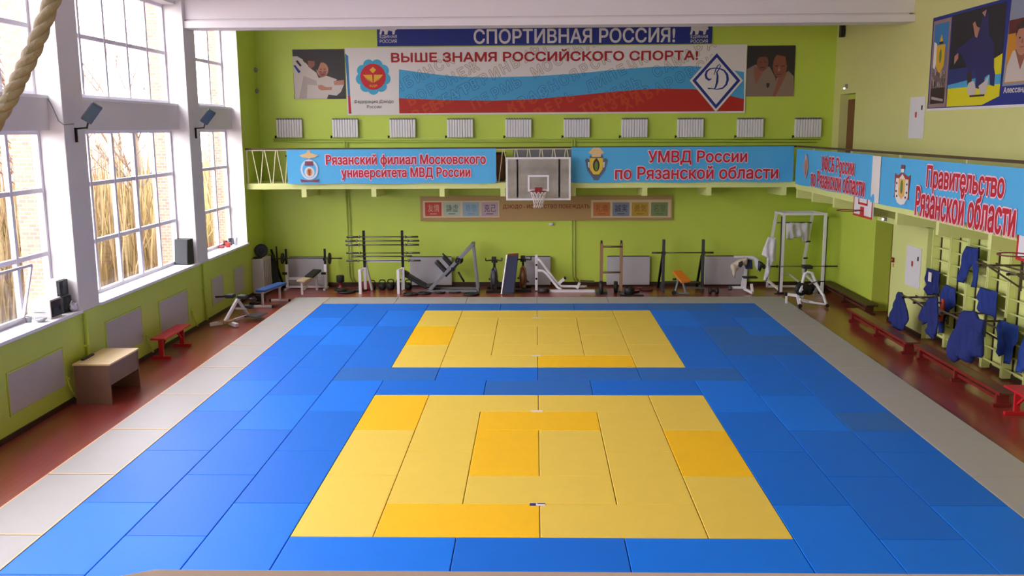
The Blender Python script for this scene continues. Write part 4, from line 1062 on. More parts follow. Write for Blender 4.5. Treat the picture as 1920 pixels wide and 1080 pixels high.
m.mat(GI).poly([(3.76, .42), (3.8, .72), (3.98, .98), (4.5, 1.02), (5.1, .9), (5.25, .42)], PF2, .004); m.mat(SKD).poly([(4.06, 1.0), (4.52, 1.0), (4.3, .62)], PF2, .0045)
m.mat(SKIN).disc((4.3, 1.18), .24, PF2, .005, .3); m.mat(HAIR).poly([(4.04, 1.22), (4.06, 1.42), (4.3, 1.52), (4.54, 1.42), (4.56, 1.22), (4.46, 1.36), (4.14, 1.36)], PF2, .0055)
for xx in (4.2, 4.4): m.disc((xx, 1.2), .035, PF2, .0056, .018)
m.mat(SKD).poly([(4.3, 1.2), (4.34, 1.1), (4.26, 1.1)], PF2, .0057); m.rect(4.22, 1.02, 4.38, 1.04, PF2, .0058)
m.mat(WHITE).text('Алессандро Бе', 4.4, .26, 1.3, .14, PF2, .003, .03)
m.build('portrait_picture', None, t)
m = MB(); m.box(R - .035, R, 3.0, 11.26, 5.17, 5.22); m.build('lower_batten', WHITEM, t)

# wall bars, one frame per section
BARM = mk('wall_bar_lime', (222, 228, 146), .45)
yy = [10.72, 9.8, 8.95, 8.06, 7.22, 6.38, 5.54, 4.7]
WBN = ['beside the hose cabinet', 'carrying the jacket with white patch', 'behind the high hung trousers', 'behind the short blue jacket', 'behind the light blue trousers', 'by the near red bench', 'nearest the camera']
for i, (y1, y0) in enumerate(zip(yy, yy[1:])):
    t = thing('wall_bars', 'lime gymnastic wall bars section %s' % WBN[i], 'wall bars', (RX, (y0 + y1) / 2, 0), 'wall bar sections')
    for k, y in enumerate((y0 + .012, y1 - .045)):
        m = MB(); m.prism([(RX - .2, .03), (RX, .03), (RX, 2.62), (RX - .14, 2.62), (RX - .2, 2.52)], (Vector((0, y + .035, 0)), Vector((1, 0, 0)), Vector((0, 0, 1)), Vector((0, -1, 0))), 0, .035); m.build('upright', BARM, t)
    m = MB(); m.box(RX - .025, RX, y1 - .075, y1 - .05, .03, 2.6); m.build('joint_shadow_strip', DARKB, t)  # dark strip stands in for the shadow gap where upright meets wall
    for k in range(9):
        z = .22 + k * .275; m = MB(); m.tube([(RX - .15, y0 + .04, z), (RX - .15, y1 - .04, z)], [.02, .02], 8)
        m.build('rung', BARM, t)
# clip-on pull-up and dip frames of brown steel tube
def dip_frame(y0, y1, z, reach, label, drop=.42):
    t = thing('pull_up_frame', label, 'pull-up bar', (RX - .2, (y0 + y1) / 2, z), 'pull-up frames on the wall bars'); xw = RX - .215
    m = MB()
    for y in (y0, y1):
        m.bar((xw, y, z), (xw - reach, y, z), .035); m.bar((xw, y, z - drop), (xw - reach * .8, y, z - .02), .03); m.bar((xw, y, z - drop - .06), (xw, y, z + .06), .04)
    m.bar((xw, y0, z - .2), (xw, y1, z - .2), .03); m.build('frame', BROWNM, t)
    m = MB(); m.tube([(xw - reach * .97, y0 - .22, z + .03), (xw - reach * .97, y1 + .22, z + .03)], .018); m.tube([(xw - reach * .6, y0 - .05, z + .03), (xw - reach * .6, y1 + .05, z + .03)], .016); m.build('grip_bar', BROWNM, t)
    m = MB()
    for y in (y0, y1): m.cyl((xw - reach - .05, y, z), (xw - reach + .0, y, z), .024)
    m.split('end_cap', BLACK, t)
dip_frame(9.62, 10.28, 1.06, .72, 'brown pull-up frame on wall bars nearest the lower door, jackets on it')
dip_frame(7.2, 7.95, 1.16, .85, 'brown pull-up frame under the big dark blue jacket')
dip_frame(5.7, 6.75, 2.3, .75, 'high brown pull-up frame above the light blue trousers')

# judo jackets and trousers hung to dry
def garment(name, label, outline, org, u, mt, depth=.06, fold=.028, freq=24, seed=0, extra=None, cat='jacket', lean=0.):
    """cloth body filled from an outline (u along, z up), puffed front and back with hanging folds"""
    rg = random.Random(seed); u = Vector(u).normalized(); v = Vector((0, 0, 1)); n = u.cross(v)
    tb = bmesh.new(); f = tb.faces.new([tb.verts.new((a, b, 0)) for a, b in outline]); bmesh.ops.triangulate(tb, faces=[f])
    xs = [a for a, b in outline]; zs = [b for a, b in outline]; st = .045
    k = min(xs) + st
    while k < max(xs): bmesh.ops.bisect_plane(tb, geom=tb.verts[:] + tb.edges[:] + tb.faces[:], plane_co=(k, 0, 0), plane_no=(1, 0, 0)); k += st
    k = min(zs) + st
    while k < max(zs): bmesh.ops.bisect_plane(tb, geom=tb.verts[:] + tb.edges[:] + tb.faces[:], plane_co=(0, k, 0), plane_no=(0, 1, 0)); k += st
    segs = [(Vector(a), Vector(b)) for a, b in zip(outline, outline[1:] + outline[:1])]
    def dist(p):
        best = 9
        for a, b in segs:
            d = b - a; t_ = max(0, min(1, (p - a).dot(d) / max(d.length_squared, 1e-9))); best = min(best, (a + d * t_ - p).length)
        return best
    ph = rg.uniform(0, 6); m = MB(); m.mat(mt); fr_, bk_ = {}, {}; top = max(zs); H_ = top - min(zs)
    for q in tb.verts:
        p = q.co.xy; d = dist(p); pf = depth * (1 - math.exp(-d / .03)); eg = min(1, .12 + d / .07); hang = (top - p.y) / H_
        sn = math.sin(freq * p.x + 5 * p.y + ph + 1.3 * math.sin(4 * p.y + ph)); fo = eg * fold * (.25 + hang) * math.copysign(abs(sn) ** .6, sn) + eg * fold * .5 * math.sin(freq * .43 * p.x - 9 * p.y + 2 * ph)
        w_ = Vector(org) + u * p.x + v * p.y + n * (lean * hang)
        fr_[q] = m.bm.verts.new(w_ + n * (pf * .5 + fo)); bk_[q] = fr_[q] if d < 1e-4 else m.bm.verts.new(w_ + n * (-pf * .5 + fo * .6))
    for f in tb.faces:
        a = m._f([fr_[q] for q in f.verts], True)
        b = [bk_[q] for q in reversed(f.verts)]
        if len(set(b)) > 2 and set(b) != set(fr_[q] for q in f.verts): m._f(b, True)
    tb.free(); bmesh.ops.recalc_face_normals(m.bm, faces=m.bm.faces[:])
    t = m.build(name, None); tag(t, label, cat, 'judo clothing hung to dry')
    if extra: extra(t, Vector(org), u, v, n)
    return t
DB = mk('gi_dark_blue', (17, 34, 104), .8, noise=.12, scale=8, bump=.5, bscale=30); DB2 = mk('gi_mid_blue', (23, 48, 128), .8, noise=.12, scale=8, bump=.5, bscale=30); LB = mk('gi_light_blue', (46, 84, 180), .8, noise=.1, scale=8, bump=.5, bscale=30)
RU = (0, -1, 0)
def out(pix, xp):                                            # outline of a garment hanging in the plane x = xp, seen from the room
    ps = [sight(u, v, x=xp) for u, v in pix]; o_ = ps[0]
    return [(o_.y - p.y, p.z - o_.z) for p in ps], o_
def hang(name, label, pix, xp, mt, seed, **k):
    ol, o_ = out(pix, xp); return garment(name, label, ol, o_, RU, mt, seed=seed, **k)
xb = RX - .3
hang('judo_jacket', 'dark blue jacket hanging from the frame end nearest lower door', [(1684, 547), (1692, 548), (1699, 575), (1703, 601), (1697, 612), (1694, 620), (1678, 619), (1672, 606), (1665, 602), (1668, 592)], 8.24, DB, 1, depth=.08)
def patch(t, o_, u, v, n):
    m = MB(); m.hexa([o_ + u * a + v * b + n * c for c in (.04, .05) for a, b in ((.22, -.06), (.38, -.06), (.38, -.27), (.22, -.27))]); m.build('name_patch', WHITE, t)
hang('judo_jacket', 'dark blue jacket with white patch over the upper rungs', [(1738, 502), (1762, 509), (1761, 551), (1738, 555), (1732, 541), (1737, 534), (1734, 522)], xb, DB, 2, extra=patch)
hang('judo_jacket', 'dark blue jacket hanging in points below the first frame', [(1742, 558), (1758, 556), (1759, 575), (1757, 628), (1750, 637), (1737, 626), (1736, 618), (1742, 604), (1729, 610), (1728, 602), (1722, 600), (1727, 580)], 8.35, DB, 3, depth=.08)
def belt(t, o_, u, v, n):
    ps = [sight(q[0], q[1], x=xb - .06) for q in ((1767, 560), (1771, 562), (1771, 580), (1766, 603), (1762, 603), (1764, 580))]
    m = MB(); m.prism([(p.y, p.z) for p in ps], (Vector((xb - .08, 0, 0)), Vector((0, 1, 0)), Vector((0, 0, 1)), Vector((1, 0, 0))), 0, .03); m.build('orange_belt', mk('belt_orange', (222, 84, 50), .7), t)
hang('judo_jacket', 'blue jacket with orange belt, beside the jacket with white patch', [(1774, 533), (1792, 541), (1791, 575), (1779, 583), (1771, 600), (1769, 625), (1759, 624), (1762, 560), (1766, 542)], xb, DB2, 4, extra=belt)
hang('judo_trousers', 'blue trousers hung high on the wall bars, legs apart', [(1812, 461), (1835, 466), (1834, 500), (1832, 540), (1820, 538), (1824, 520), (1823, 497), (1818, 504), (1808, 531), (1793, 528), (1800, 502), (1806, 475)], xb, DB2, 5, cat='trousers')
def flap(t, o_, u, v, n):
    ps = [sight(q[0], q[1], x=7.9) for q in ((1806, 583), (1826, 584), (1831, 597), (1843, 601), (1838, 625), (1824, 618), (1808, 612), (1799, 602))]
    m = MB(); m.prism([(p.y, p.z) for p in ps], (Vector((7.9, 0, 0)), Vector((0, 1, 0)), Vector((0, 0, 1)), Vector((1, 0, 0))), 0, .06); m.build('collar_flap', DB, t, bevel=.02)
hang('judo_jacket', 'largest dark blue jacket spread over the lower pull-up frame', [(1806, 582), (1827, 583), (1831, 597), (1845, 600), (1842, 640), (1841, 671), (1826, 670), (1822, 681), (1812, 679), (1801, 672), (1790, 680), (1781, 670), (1777, 658), (1785, 630), (1797, 602)], 8.0, DB, 6, depth=.16, fold=.035, extra=flap)
hang('judo_jacket', 'short dark blue jacket folded over middle wall bar section', [(1838, 538), (1870, 547), (1867, 600), (1862, 594), (1834, 584), (1836, 566), (1829, 558)], xb, DB2, 7)
hang('judo_trousers', 'light blue trousers hung low on the near wall bars', [(1873, 599), (1910, 611), (1908, 640), (1900, 652), (1894, 683), (1881, 681), (1882, 665), (1872, 669), (1867, 660), (1873, 640), (1867, 617)], xb, LB, 8, cat='trousers')
hang('judo_trousers', 'blue trousers at the picture edge beside the light blue pair', [(1920, 628), (1926, 640), (1922, 690), (1916, 700), (1904, 697), (1909, 665)], xb, LB, 9, cat='trousers')
# low gymnastic benches along the wall
def gym_bench(y0, y1, x, label, mb=None, me=None):
    t = thing('gymnastic_bench', label, 'bench', (x, (y0 + y1) / 2, 0), 'long low gymnastic benches')
    m = MB(); m.box(x - .12, x + .12, y0, y1, .26, .3); m.build('seat_board', mb or mk('bench_brown', (108, 66, 46), .35), t, bevel=.006)
    m = MB()
    for s_ in (-1, 1): m.box(x + s_ * .135 - .014, x + s_ * .135 + .014, y0, y1, .25, .305)
    m.split('edge_rail', me or REDD, t, bevel=.005)
    for y in (y0 + .2, (y0 + y1) / 2, y1 - .2):
        m = MB(); m.box(x - .11, x + .11, y - .03, y + .03, .06, .26); m.box(x - .16, x + .16, y - .04, y + .04, 0, .06); m.build('leg', me or REDD, t, bevel=.005)
    m = MB(); m.box(x - .05, x + .05, y0 + .25, y1 - .25, .1, .16); m.build('balance_beam', me or REDD, t)
gym_bench(9.1, 12.9, 7.98, 'long low brown and red gym bench near the lower door')
gym_bench(5.25, 8.95, 8.08, 'long low brown and red gym bench below hung blue jackets')
gym_bench(13.3, 17.2, 8.6, 'long low dark brown gym bench along wall behind the spin bike', DARKB, mk('bench_dark', (84, 46, 32), .4))
def red_bench(cx, cy, ln, label, rz=0.):
    t = thing('red_bench', label, 'bench', (cx, cy, 0), 'small red benches', rz, True)
    m = MB(); m.box(-.16, .16, -ln / 2, ln / 2, .44, .48); m.build('seat', REDP, t, bevel=.006)
    for s_ in (-1, 1):
        y = s_ * (ln / 2 - .16); m = MB(); m.box(-.05, .05, y - .025, y + .025, .06, .44); m.box(-.2, .2, y - .035, y + .035, 0, .06); m.build('leg', REDP, t, bevel=.005)
    m = MB()
    for s_ in (-1, 1): m.bar((0, s_ * (ln / 2 - .17), .18), (0, s_ * (ln / 2 - .5), .44), .035)
    m.bar((0, -ln / 2 + .2, .4), (0, ln / 2 - .2, .4), .03); m.build('brace', REDP, t)
red_bench(-8.08, 9.45, 1.5, 'small red bench under the middle window')
red_bench(8.1, 4.35, 1.6, 'small red bench at the picture edge before wall bars')
# ---------------------------------------------------------------- desk, radiator grilles and clutter on the window side
t = thing('desk', 'brown laminate desk with pale top under the near window', 'desk', (-7.9, 6.1, 0))
x0, x1, y0, y1 = -8.3, -7.62, 5.48, 6.72
m = MB(); m.box(x0, x1, y0, y1, .72, .75); m.build('desk_top', WOODL, t, bevel=.003)
for (a, b) in ((y0 + .01, y0 + .035), (y1 - .035, y1 - .01)):
    m = MB(); m.box(x0 + .02, x1 - .02, a, b, 0, .72); m.build('side_panel', WOODD, t)
m = MB(); m.box(x1 - .05, x1 - .03, y0 + .035, y1 - .035, .35, .72); m.build('modesty_panel', WOODD, t)
m = MB(); m.cbox((-8.24, 5.95, .765), (.05, .42, .03)); tag(m.build('black_rod', BLACK), 'short black rod lying at the wall edge of the desk top', 'rod')
PNL = mk('radiator_panel_grey', (186, 182, 178), .5, noise=.04, scale=2)
for i, (a, b, z0, z1) in enumerate(((3.66, 5.4, .38, 1.05), (7.1, 8.75, .4, 1.15), (9.7, 11.38, .3, 1.07), (13.1, 13.98, .35, 1.05), (14.88, 15.78, .32, 1.03))):
    t = thing('radiator_grille', 'grey panel set in the lime wall, ' + ('nearest the camera', 'behind the desk', 'behind the red bench', 'behind the back extension bench', 'before the corner cover')[i], 'radiator cover', (L, (a + b) / 2, z0), 'grey panels along the window wall')
    m = MB(); m.box(L - .002, L + .012, a, b, z0, z1); m.build('panel', PNL, t, bevel=.004)
    m = MB(); q = .025
    for (y0_, y1_, q0, q1) in ((a - q, a, z0 - q, z1 + q), (b, b + q, z0 - q, z1 + q), (a, b, z0 - q, z0), (a, b, z1, z1 + q)): m.box(L, L + .018, y0_, y1_, q0, q1)
    m.build('frame', LIME, t)
t = thing('wall_pipe', 'lime painted pipe running down the wall below the pillar sill end', 'pipe', (L + .04, 6.25, .1), 'down pipes on the window wall')
m = MB(); m.tube([(L + .05, 6.25, 1.52), (L + .05, 6.25, .1)], .035); m.build('tube', LIME, t); m = MB(); m.box(L, L + .09, 6.2, 6.3, .9, .93); m.build('clamp', LIME, t)
t = copy_tree(t, (L + .04, 12.5, .1), 'lime painted pipe on the wall below the black sill speaker')
for (y, nm) in ((5.55, 'beside the desk'), (9.0, 'between the desk and red bench'), (11.7, 'past the red bench')):
    t = thing('valve_stub', 'lime pipe elbow with valve at wall foot, ' + nm, 'pipe', (L, y, .1), 'pipe elbows at the wall foot')
    m = MB(); m.tube([(L + .02, y - .12, .55), (L + .05, y - .1, .38), (L + .06, y, .2), (L + .08, y + .06, .1)], .02); m.build('elbow', LIME, t)
    m = MB(); m.cyl((L + .02, y - .12, .5), (L + .09, y - .12, .5), .02); m.build('valve', LIME, t)
# things on the sills
SZ = 1.6
t = thing('loudspeaker', 'black loudspeaker leaning at the end of the middle windowsill', 'speaker', (-8.68, 12.02, SZ))
m = MB(); m.hexa([(-8.86, 11.88, SZ), (-8.5, 11.8, SZ), (-8.46, 12.14, SZ), (-8.84, 12.16, SZ), (-8.86, 11.96, SZ + .62), (-8.5, 11.88, SZ + .62), (-8.46, 12.14, SZ + .62), (-8.84, 12.16, SZ + .62)]); m.build('cabinet', BLACK, t, bevel=.012)
m = MB(); m.hexa([(-8.835, 11.866, SZ + .03), (-8.52, 11.796, SZ + .03), (-8.52, 11.806, SZ + .03), (-8.835, 11.876, SZ + .03), (-8.835, 11.946, SZ + .59), (-8.52, 11.876, SZ + .59), (-8.52, 11.886, SZ + .59), (-8.835, 11.956, SZ + .59)]); m.build('grille', mk('speaker_grille', (52, 52, 58), .7), t)
t = thing('white_box', 'white cardboard box with dark open end on the near sill', 'box', (-8.72, 5.49, SZ))
m = MB(); m.box(-8.86, -8.5, 5.3, 5.68, SZ, SZ + .34); m.build('body', mk('carton_white', (226, 216, 214), .7), t, bevel=.004)
m = MB(); m.box(-8.5, -8.485, 5.33, 5.65, SZ + .03, SZ + .31); m.build('dark_end', mk('carton_dark', (44, 26, 34), .5), t); m = MB(); m.box(-8.47 - .014, -8.47, 5.35, 5.48, SZ + .08, SZ + .2); m.box(-8.5, -8.47, 5.58, 5.61, SZ + .12, SZ + .2); m.split('flap', BLACK, t)
m = MB(); m.box(-8.8, -8.6, 5.2985, 5.2999, SZ + .12, SZ + .13); m.build('tape', GREYM, t)
t = thing('stereo_speaker', 'upper grey speaker with black front, stacked by the pillar', 'speaker', (-8.71, 5.96, SZ + .3), 'stacked speakers on the near sill')
m = MB(); m.box(-8.85, -8.62, 5.8, 6.12, SZ + .3, SZ + .6); m.build('cabinet', mk('speaker_silver', (190, 188, 196), .4), t, bevel=.008); m = MB(); m.box(-8.62, -8.57, 5.81, 6.11, SZ + .31, SZ + .59); m.build('front_grille', BLACK, t, bevel=.006)
m = MB(); m.cyl((-8.572, 5.96, SZ + .52), (-8.562, 5.96, SZ + .52), .05); m.cyl((-8.572, 5.96, SZ + .4), (-8.562, 5.96, SZ + .4), .07); m.split('driver', DGREYM, t)
copy_tree(t, (-8.67, 5.96, SZ), 'lower grey speaker with black front, directly on the near sill')
t = thing('plastic_bag', 'crumpled white plastic bag on the sill by the first pillar', 'bag', (-8.46, 6.04, SZ))
m = MB(); rg = random.Random(2)
m.ball((-8.46, 6.04, SZ + .08), .1, .62, .95, .8, 16)
for v in m.bm.verts: v.co += Vector((rg.uniform(-1, 1), rg.uniform(-1, 1), rg.uniform(-.6, .9))) * .022
for v in m.bm.verts: v.co.z = max(v.co.z, SZ)
m.build('bag', mk('bag_white', (220, 220, 226), .4), t); m = MB(); m.tube([(-8.5, 5.98, SZ + .12), (-8.48, 6.02, SZ + .2), (-8.5, 6.06, SZ + .12)], .012); m.build('handle', mk('bag_white', (220, 220, 226), .4), t)
def cup(x, y, r, h, mt, label):
    m = MB(); m.lathe((x, y, SZ), (0, 0, 1), [(r * .8, 0), (r, h * .9), (r * 1.04, h), (r * .9, h), (r * .75, h * .2)], 14); tag(m.build('cup', mt), label, 'cup', 'cups and jars on the sills')
cup(-8.78, 5.08, .055, .1, mk('steel_bowl', (178, 178, 184), .3, .6), 'tall small metal cup nearest the camera on near sill')
m = MB(); m.lathe((-8.58, 5.1, SZ), (0, 0, 1), [(.05, 0), (.1, .05), (.105, .07), (.09, .07), (.03, .02)], 16); tag(m.build('bowl', mk('steel_bowl', (178, 178, 184), .3, .6)), 'shallow metal bowl before the white box on near sill', 'bowl', 'cups and jars on the sills')
for i, (x, y, r, h, c, lb) in enumerate(((-8.78, 15.1, .09, .06, (150, 70, 76), 'low dark red tin on the far sill'), (-8.66, 15.3, .075, .13, (196, 60, 56), 'red tin standing forward on the far sill'), (-8.8, 15.5, .07, .16, (120, 60, 66), 'dark red jar against the far window frame'), (-8.74, 15.75, .06, .2, (60, 62, 70), 'dark jar in the middle of far sill'), (-8.6, 15.8, .055, .22, (226, 224, 230), 'white bottle on the far sill'), (-8.76, 16.02, .075, .16, (70, 74, 96), 'bluish dark jar at the far end of sill'))):
    cup(x, y, r, h, mk('tin_%d' % i, c, .4), lb)
# floodlights on the pillars
FLG = mk('lamp_glass', (84, 94, 92), .2, .4)
t = thing('floodlight', 'floodlight on a bracket at the first pillar, nearer camera', 'lamp', (L, 6.55, 4.6), 'floodlights on the pillars')
m = MB(); m.bar((L + .02, 6.55, 4.64), (L + .02, 6.55, 4.9), .04); m.bar((L + .02, 6.55, 4.88), (L + .24, 6.55, 4.9), .03); m.bar((L + .22, 6.55, 4.88), (L + .28, 6.55, 5.06), .025); m.build('bracket', BLKM, t)
c = Vector((L + .36, 6.5, 5.16))
zl = Vector((-.35, .8, .35)).normalized(); xl = Vector((.62, .0, .78)); xl = (xl - zl * xl.dot(zl)).normalized(); Rm = Matrix((xl, zl.cross(xl), zl)).transposed()
m = MB(); m.cbox(c, (.38, .2, .07), Rm); m.cbox(c + Rm @ Vector((0, 0, .06)), (.2, .16, .06), Rm); m.build('housing', DGREYM, t, bevel=.008)
m = MB(); m.cbox(c + Rm @ Vector((0, 0, -.037)), (.34, .165, .006), Rm); m.build('lens', FLG, t)
copy_tree(t, (L, 12.62, 4.6), 'floodlight on a bracket at the second pillar under the deep beam')
m = MB(); m.tube([(L - .24, 6.148, 5.4), (L - .18, 6.145, 5.3), (L - .08, 6.145, 5.02), (L + .012, 6.148, 4.95), (L + .012, 6.5, 4.97)], .008, 6); tag(m.build('lamp_cable', GREYM), 'grey cable looping across the first pillar reveal', 'cable', 'lamp cables')

# ---------------------------------------------------------------- gym equipment along the far wall
PLATE_PROF = lambda r, w_: [(r * .16, 0), (r * .3, w_ * .05), (r * .32, w_ * .25), (r * .8, w_ * .25), (r * .84, 0), (r, w_ * .05), (r, w_ * .95), (r * .84, w_), (r * .8, w_ * .75), (r * .32, w_ * .75), (r * .3, w_ * .95), (r * .16, w_)]
def plate(parent, c, ax, r, w_, name='weight_plate', mt=None):
    m = MB(); m.lathe(c, ax, PLATE_PROF(r, w_), 24); return m.build(name, mt or IRON, parent)
def loose_plate(x, y, r, w_, label, z=0., mt=None, group='weight discs lying on the floor'):
    t = thing('weight_disc', label, 'weight', (x, y, z), group); plate(t, (x, y, z), (0, 0, 1), r, w_, 'disc', mt)
    m = MB(); m.torus((x, y, z + w_), (0, 0, 1), r * .16, .008, 16, 6); m.build('hub_ring', STEEL, t); return t
def barbell(name, x0, x1, y, z, label, sleeve=.32, r=.014, rs=.022, plates=(), group='barbells', mt=None):
    t = thing(name, label, 'barbell', ((x0 + x1) / 2, y, z), group)
    m = MB(); m.cyl((x0 + sleeve, y, z), (x1 - sleeve, y, z), r, 10); m.build('shaft', STEEL, t)
    for a, b in ((x0, x0 + sleeve), (x1 - sleeve, x1)):
        m = MB(); m.cyl((a, y, z), (b, y, z), rs, 12); m.build('sleeve', mt or STEEL, t)
    for e, s_ in ((x0 + sleeve, -1), (x1 - sleeve, 1)):
        m = MB(); m.cyl((e - .015, y, z), (e + .015, y, z), rs * 1.7, 12); m.build('collar', mt or GREYM, t)
        d = .02
        for (r_, w_) in plates: plate(t, (e + s_ * d, y, z), (s_, 0, 0), r_, w_); d += w_ + .004
    return t
# corner cover with discs, dark bars leaning beside it
t = thing('radiator_cover', 'tall pale grey radiator cover in the window-side corner', 'radiator cover', (-8.22, 16.9, 0), 'radiator covers')
m = MB(); m.box(-8.41, -8.06, 16.55, 17.35, .05, 1.08); m.build('casing', mk('cover_pale', (196, 190, 192), .5), t, bevel=.01); m = MB(); m.box(-8.4, -8.1, 16.6, 17.3, 0, .05); m.build('plinth', DARKB, t)
m = MB()
for k in range(4): m.box(-8.061, -8.055, 16.62 + k * .18, 16.64 + k * .18, .12, 1.0)
m.build('slot', GREYM, t)
t = thing('weight_disc', 'black weight disc standing on the corner radiator cover', 'weight', (-8.2, 17.0, 1.08)); plate(t, (-8.24, 17.0, 1.28), Vector((.35, -1, .18)), .2, .05, 'disc')
m = MB(); m.torus((-8.235, 16.99, 1.285), (.35, -1, .18), .035, .008, 16, 6); m.build('hub_ring', STEEL, t)
loose_plate(-8.28, 16.74, .13, .035, 'flat black disc lying on the corner radiator cover', 1.08, None, 'weight discs on the corner cover')
t = thing('leaning_bench_frame', 'black angled bench frame leaning in the window-side corner', 'gym frame', (-7.9, 17.55, 0))
m = MB(); m.bar((-8.2, 17.9, 1.2), (-7.78, 17.6, .1), .05); m.bar((-8.05, 17.95, 1.28), (-7.95, 17.7, .1), .045); m.bar((-7.76, 17.75, .06), (-8.3, 17.75, .06), .05); m.build('frame', BLKM, t)
m = MB(); m.bar((-8.16, 17.75, 1.05), (-7.95, 17.5, .15), .22, .05, (1, -1, .5)); m.build('pad', VBLACK, t, bevel=.01)
# back wall radiator covers
for i, (a, b) in enumerate(((-7.7, -6.5), (-3.93, -2.63), (-.36, .42), (2.15, 3.47), (5.15, 6.45))):
    t = thing('radiator_cover', 'pale grey radiator cover at back wall, behind ' + ('the bench press rack', 'the leg press', 'the white rowing frame', 'the wheeled stand', 'the preacher bench')[i], 'radiator cover', ((a + b) / 2, B, 0), 'radiator covers')
    m = MB(); m.box(a, b, B - .13, B - .03, .06, .93); m.build('casing', mk('cover_grey', (184, 180, 186), .5, noise=.03, scale=3), t, bevel=.008)
    m = MB(); m.box(a + .02, b - .02, B - .11, B - .03, .93, .95); m.build('top_slot', DGREYM, t)
    m = MB(); m.box(a + .05, b - .05, B - .1, B - .03, 0, .06); m.build('plinth', DARKB, t)
# back extension bench, window side
t = thing('back_extension_bench', 'white back extension bench with black pads and wooden foot board', 'gym bench', (-7.75, 12.5, 0))
m = MB(); m.bar((-7.8, 12.15, .12), (-7.58, 12.55, .62), .07); m.bar((-7.58, 12.55, .62), (-7.5, 13.1, .1), .06); m.bar((-7.8, 12.15, .1), (-7.5, 13.2, .08), .06); m.bar((-7.62, 12.48, .4), (-7.5, 12.95, .3), .05); m.build('frame', WHITEM, t, bevel=.008)
for (a, b) in (((-8.17, 12.12, .06), (-7.86, 12.2, .09)), ((-7.7, 12.2, .09), (-7.45, 12.02, .06))):
    m = MB(); m.bar(a, b, .1, .09); m.build('foot', WHITEM, t, bevel=.015)
m = MB(); m.bar((-7.95, 12.25, .14), (-7.6, 12.2, .14), .28, .03); m.build('foot_board', mk('ply_board', (168, 132, 84), .6), t, bevel=.005)
m = MB(); m.bar((-7.88, 12.6, .7), (-7.66, 12.58, .7), .2, .1); m.build('hip_pad', VBLACK, t, bevel=.025); m = MB(); m.bar((-7.55, 12.55, .69), (-7.33, 12.53, .69), .2, .1); m.build('hip_pad', VBLACK, t, bevel=.025)
m = MB(); m.cyl((-8.18, 12.68, .66), (-7.9, 12.64, .68), .025); m.cyl((-7.35, 12.56, .62), (-7.1, 12.56, .62), .03); m.split('handle', BLACK, t)
m = MB(); m.bar((-7.35, 12.75, .12), (-7.2, 13.3, .12), .35, .03); m.build('lower_tray', DGREYM, t); m = MB(); m.cyl((-7.62, 12.95, .36), (-7.3, 12.9, .36), .05); m.build('ankle_roller', VBLACK, t)
# blue flat bench
t = thing('flat_bench', 'flat bench with blue pad on white legs in the window corner', 'gym bench', (-7.4, 15.0, 0))
m = MB(); m.bar((-7.56, 14.45, .5), (-7.3, 15.7, .5), .3, .07); m.build('pad', VBLUE, t, bevel=.02)
m = MB(); m.bar((-7.55, 14.5, .45), (-7.31, 15.65, .45), .06); m.build('spine', WHITEM, t)
for (x, y) in ((-7.56, 14.62), (-7.34, 15.55)):
    m = MB(); m.tube([(x + .03, y, .46), (x, y, .38), (x, y, .06)], .035); m.bar((x - .26, y, .04), (x + .26, y, .04), .06); m.build('leg', WHITEM, t)
    m = MB(); m.box(x - .3, x - .25, y - .035, y + .035, 0, .07); m.box(x + .25, x + .3, y - .035, y + .035, 0, .07); m.split('rubber_foot', BLACK, t)
loose_plate(-7.95, 15.2, .16, .05, 'black disc on the floor behind the blue flat bench'); loose_plate(-7.92, 15.62, .14, .2, 'thick dark disc stack beside the blue flat bench')
# bench press rack and its bench
t = thing('bench_press_rack', 'white bench press rack with black uprights, left of barbell tree', 'gym rack', (-7.08, 17.6, 0))
for x in (-7.66, -6.47):
    m = MB(); m.box(x - .04, x + .04, 17.56, 17.64, 0, .78); m.bar((x, 17.3, .03), (x, 17.85, .03), .07, .06); m.build('post', WHITEM, t, bevel=.006)
    m = MB(); m.box(x - .03, x + .03, 17.57, 17.63, .78, 1.25); m.build('upright', BLKM, t)
    m = MB(); m.box(x - .035, x + .035, 17.48, 17.57, .9, .93); m.box(x - .035, x + .035, 17.47, 17.49, .93, .99); m.build('hook', BLKM, t)
    m = MB(); m.cyl((x - .12, 17.55, .5), (x + .02, 17.55, .5), .04); m.build('adjust_knob', BLACK, t)
m = MB(); m.box(-7.62, -6.51, 17.58, 17.63, .3, .37); m.box(-7.62, -6.51, 17.58, 17.63, .05, .11); m.split('crossbar', WHITEM, t)
barbell('loaded_barbell', -8.13, -5.93, 17.52, .965, 'barbell with two black discs racked on the bench press', .42, .014, .02, ((.17, .045),))
t = thing('weight_bench', 'small bench with cream and black pads before the bench press rack', 'gym bench', (-6.9, 16.8, 0))
m = MB(); m.bar((-6.98, 16.68, 0), (-6.98, 16.68, .36), .06); m.bar((-6.98, 16.68, .33), (-6.72, 17.45, .42), .06); m.bar((-6.72, 17.45, 0), (-6.72, 17.45, .42), .06); m.bar((-6.95, 16.75, .14), (-6.78, 17.25, .36), .05); m.build('frame', WHITEM, t)
m = MB(); m.bar((-7.0, 16.62, .4), (-6.88, 16.98, .44), .3, .07); m.build('seat_pad', CREAM, t, bevel=.02); m = MB(); m.bar((-6.85, 17.02, .47), (-6.68, 17.45, .62), .3, .07); m.build('back_pad', VBLACK, t, bevel=.02)
